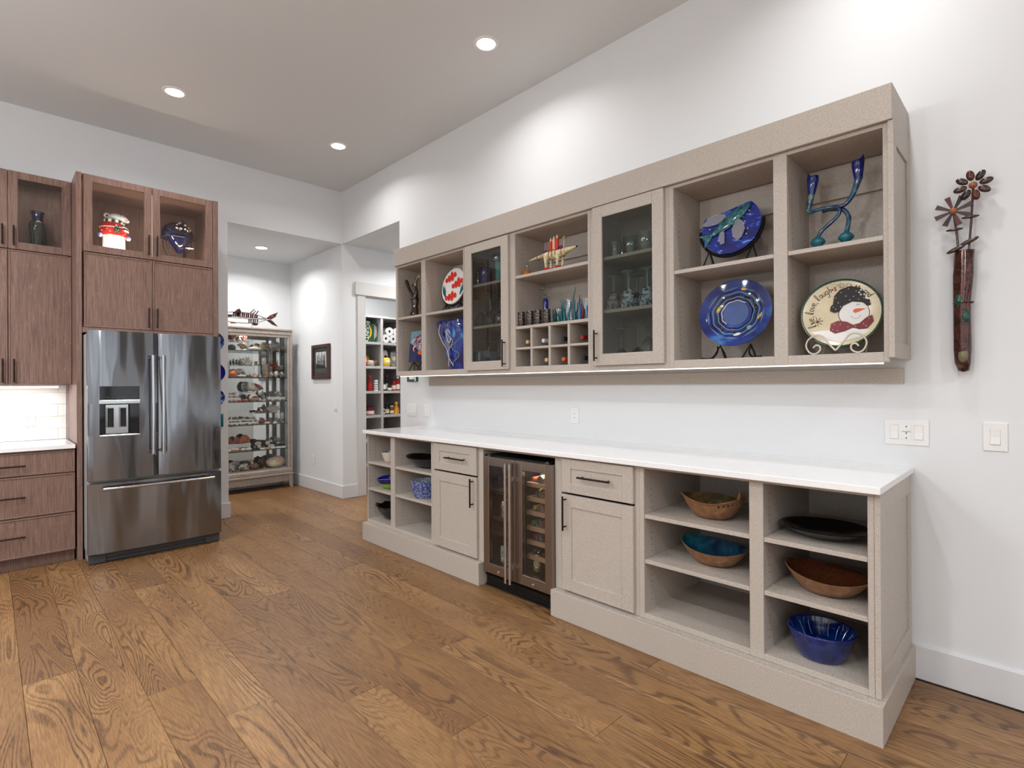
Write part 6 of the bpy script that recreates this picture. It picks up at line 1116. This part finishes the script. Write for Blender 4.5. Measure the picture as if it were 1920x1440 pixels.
for nm, lab, c, base, style, n, L, wd, a0 in (('wooden_flower', 'taller wooden flower with rounded glossy petals in the copper wall vase', (XV - .012, .226, 2.196), (XV, .244, 1.90), 'round', 8, .066, .0145, .2), ('wooden_flower', 'shorter wooden flower with flat paddle petals in the copper wall vase', (XV - .012, .292, 2.101), (XV, .275, 1.90), 'flat', 8, .066, .0105, .32)):
    f = thing(nm, lab, 'flower', base, 'wooden flowers in the wall vase')
    build('stem', MB().tube([base, ((base[0] + c[0]) / 2, (base[1] + c[1]) / 2 - .002, (base[2] + c[2]) / 2), (c[0] + .008, c[1], c[2])], .0045, 8), M_WALN, f, smooth=50)
    petals(f, c, n, L, wd, style, a0, (M_WALN, plain('dark_walnut', (40, 22, 20), .2, var=.3), plain('red_walnut', (84, 36, 24), .22, var=.3), M_WALN))
    build('centre', MB().ball((c[0] - .004, c[1], c[2]), .012, .015, .015, 14, 10), M_WALNL, f, smooth=60)
    lz, ly = (2.065, .236) if style == 'round' else (2.021, .289)
    build('leaf', MB().ball((c[0] + .004, ly, lz), .008, .031, .0065, 14, 8), M_WALN, f, smooth=60)
    s_ = -1 if style == 'round' else 1; Ml = Matrix.Translation((c[0] - .004, .262 + s_ * .022, 1.945 + (-.012 if s_ > 0 else .014))) @ Matrix.Rotation(-.42, 4, 'X')
    build('leaf', MB().ball((0, 0, 0), .007, .036, .0095, 14, 8, M=Ml), M_WALN, f, smooth=60)

# ------------------------------------------------------------------ pantry shelves and groceries
PY = 6.70; ps = thing('pantry_shelves', 'grey-white pantry shelving divided into open cubbies, seen through the doorway', 'shelving', (3.98, 7.0, 0))
ups = (3.575, 4.0125, 4.45); zsh = (1.975, 1.634, 1.282, .939, .6, .26)
for x in (3.2,) + ups + (4.76,): build('upright', MB().box(x - .019, x + .019, PY, 7.298, 0, 2.316, .0015), M_PANTRY, ps)
build('top_board', MB().box(3.181, 4.779, PY - .004, 7.298, 2.317, 2.345, .0015), M_PANTRY, ps)
edg = [3.2] + list(ups) + [4.76]
for z in zsh:
    for a, b in zip(edg, edg[1:]): build('shelf', MB().box(a + .0195, b - .0195, PY + .002, 7.298, z - .036, z, .0015), M_PANTRY, ps)
build('back_board', MB().box(3.181, 4.779, 7.288, 7.299, .02, 2.316), plain('pantry_back', (160, 156, 154), .5), ps)
z1, z2, z3, z4 = 1.9755, 1.6345, 1.2825, .9395; GP = 'groceries in the pantry'
t = thing('paper_towel_pack', 'green wrapped pack of paper towels on the top pantry shelf', 'pack', (3.82, 6.86, z1), GP)
M_PACK = plain('green_wrap', (20, 78, 44), .2, var=.2, scale=25); Mk = frame((3.8, 6.765, z1 + .145), (1, 0, 0), (0, 0, 1))
build('wrap', MB().box(3.6, 3.985, 6.77, 7.1, z1, z1 + .29, .03), M_PACK, t)
lb = build('label_patch', MB().prism(ell(.015, .0, .07, .1, 20), 0, .0035, Mk), M_YEL, t); build('label_patch', MB().prism(ell(.0, .0, .062, .108, 20), .0035, .005, Mk), M_PACK, t)
build('lettering', text_mb('BOUNTY', .075, Mk @ Matrix.Translation((.012, 0, .0075)) @ Matrix.Rotation(-PI / 2 - .1, 4, 'Z'), .002), M_WHITE, t, kind='stuff')
for i in range(3): build('print_line', MB().box(.125 + i * .016, .131 + i * .016, -.1 + .02 * i, .1 - .01 * i, .004, .0055, M=Mk), M_WHITE, t)
for i, (x, zz) in enumerate(((4.10, 0), (4.222, 0), (4.161, .106), (4.345, 0), (4.283, .106))):
    r = thing('paper_towel_roll', ('paper towel roll, bottom left in the stack beside the green pack', 'paper towel roll, second in the bottom row of the stack', 'paper towel roll resting on top of the two at the left', 'paper towel roll at the right of the bottom row, partly hidden', 'paper towel roll at the right of the upper row, partly hidden')[i], 'paper roll', (x, 6.74, z1 + zz), 'paper towel rolls')
    M = Matrix(((1, 0, 0, x), (0, 0, 1, 6.735), (0, 1, 0, z1 + zz + .0605), (0, 0, 0, 1)))
    build('paper', MB().lathe([(.02, 0), (.0605, 0), (.0605, .28), (.02, .28), (.02, 0)], 28, M=M), M_WHITE, r, smooth=30); build('core', MB().lathe([(.0, .012), (.0195, .012), (.0195, .27), (0, .27)], 16, M=M), plain('card_core', (60, 48, 40), .8), r, smooth=30)
def bag(label, x, y, z, w_, h_, mat, tag=None, d=.07, group=GP):
    t = thing('snack_bag', label, 'bag', (x, y, z), group)
    def fn(px_, py_, pz): return (math.copysign(abs(px_) ** .6, px_), py_, math.copysign(abs(pz) ** .55, pz) * (1 + .04 * sin(7 * px_)))
    build('bag', MB().ball((x, y, z + h_ / 2), w_ / 2, d / 2, h_ / 2, 18, 12, fn), mat, t, smooth=50)
    if tag: build('print_patch', MB().ball((x, y - d * .42, z + h_ * .52), w_ * .3, d * .12, h_ * .2, 14, 8), tag, t, smooth=50)
M_SILB = plain('silver_bag', (150, 152, 152), .2, .6); M_CELL = swirl('clear_packet', (150, 130, 110), (206, 196, 184), None, .15, 22)
bag('small orange packet at the left edge of the second pantry shelf', 3.765, 6.76, z2, .07, .15, M_ORANGE, M_WHITE); bag('clear packet of pale crackers on the second pantry shelf', 3.86, 6.755, z2, .12, .085, M_CELL); bag('brown packet right of the pale crackers, second pantry shelf', 3.95, 6.76, z2, .075, .08, plain('brown_packet', (88, 56, 40), .35)); bag('dark green and yellow packet at the back of the second pantry shelf', 3.87, 6.9, z2, .13, .2, plain('olive_packet', (92, 92, 40), .3, var=.4, scale=14), M_YEL)
bag('white and red chip bag standing at the back of the second pantry shelf', 4.135, 6.84, z2, .11, .24, M_WHITE, M_MAROON); bag('yellow snack bag at the front of the second pantry shelf', 4.12, 6.755, z2, .12, .13, plain('yellow_bag', (232, 196, 70), .3, var=.15), M_WHITE); bag('silver snack bag with round label on the second pantry shelf', 4.245, 6.79, z2, .105, .23, M_SILB, M_CREAM)
def jar(name, label, c, r, h, body, lid, lab=None, neck=None, lidh=.02, cat='jar'):
    t = thing(name, label, cat, c, GP)
    pr = [(0, 0), (r, 0), (r, h * .78), (r * .8, h * .86), (r * .8, h)] if neck is None else [(0, 0), (r, 0), (r, h * .55), (neck, h * .75), (neck, h)]
    build('glass_body', MB().lathe(pr + [(0, h)], 18, c), body, t, smooth=35); rr_ = (r * .84 if neck is None else neck * 1.25); build('lid', MB().lathe([(0, h + .0003), (rr_, h + .0003), (rr_, h + lidh), (0, h + lidh)], 18, c), lid, t, smooth=35)
    if lab: build('label_band', MB().lathe([(r + .0006, h * .12), (r + .0012, h * .14), (r + .0012, h * .5), (r + .0006, h * .52)], 18, c), lab, t, smooth=35)
jar('sauce_bottle', 'tall red bottle at the left of the third pantry shelf', (3.855, 6.77, z3), .033, .2, M_MAROON, M_RED, M_RED, None, .018, 'bottle')
for i in range(5): jar('spice_tin', ('spice tin at the bottom of the black and white stack', 'second spice tin from the bottom of the stack', 'middle spice tin of the black and white stack', 'second spice tin from the top of the stack', 'topmost spice tin of the black and white stack')[i], (3.945, 6.76, z3 + i * .0325), .033, .0255, M_WHITE, M_BLK, None, None, .0065, 'tin')
jar('sauce_bottle', 'dark green bottle with white label at the left of the right third-shelf cubby', (4.08, 6.76, z3), .026, .175, M_DGREEN, M_BLK, M_WHITE, .012, .025, 'bottle'); jar('sauce_bottle', 'tall dark bottle with red cap in the right third-shelf cubby', (4.145, 6.80, z3), .03, .205, M_DGREEN, M_MAROON, M_CREAM, .014, .025, 'bottle'); jar('jam_jar', 'small dark jar with white label in front, third pantry shelf', (4.155, 6.735, z3), .03, .085, M_INK, M_BLK, M_WHITE); jar('jar', 'jar with cream label behind the dark jars, third pantry shelf', (4.245, 6.77, z3), .035, .15, M_MAROON, M_BLK, M_CREAM, None, .025); jar('sauce_bottle', 'red bottle at the right end of the third pantry shelf', (4.32, 6.78, z3), .03, .18, M_RED, M_WHITE, M_WHITE, .014, .025, 'bottle')
jar('jar', 'small dark jar at the left of the fourth pantry shelf', (3.745, 6.76, z4), .028, .075, M_INK, M_DGR); jar('jam_jar', 'wide red preserve jar with a white label on the fourth pantry shelf', (3.86, 6.79, z4), .066, .12, M_MAROON, M_INK, M_WHITE)
jar('jar', 'small jar at the left of the right fourth-shelf cubby', (4.068, 6.76, z4), .02, .065, M_INK, M_WHITE, M_WHITE); jar('sauce_bottle', 'dark sauce bottle with grey cap on the fourth pantry shelf', (4.132, 6.78, z4), .036, .145, M_INK, M_DGR, M_CREAM, .014, .025, 'bottle'); jar('jar', 'amber jar right of the dark sauce bottle, fourth pantry shelf', (4.21, 6.77, z4), .032, .105, plain('amber_jar', (120, 72, 34), .15, 0, .2), M_CREAM, M_CREAM); jar('honey_bottle', 'golden yellow squeeze bottle at the right of the fourth pantry shelf', (4.285, 6.77, z4), .04, .15, plain('honey', (206, 140, 36), .15, 0, .15), M_YEL, None, .02, .028, 'bottle')
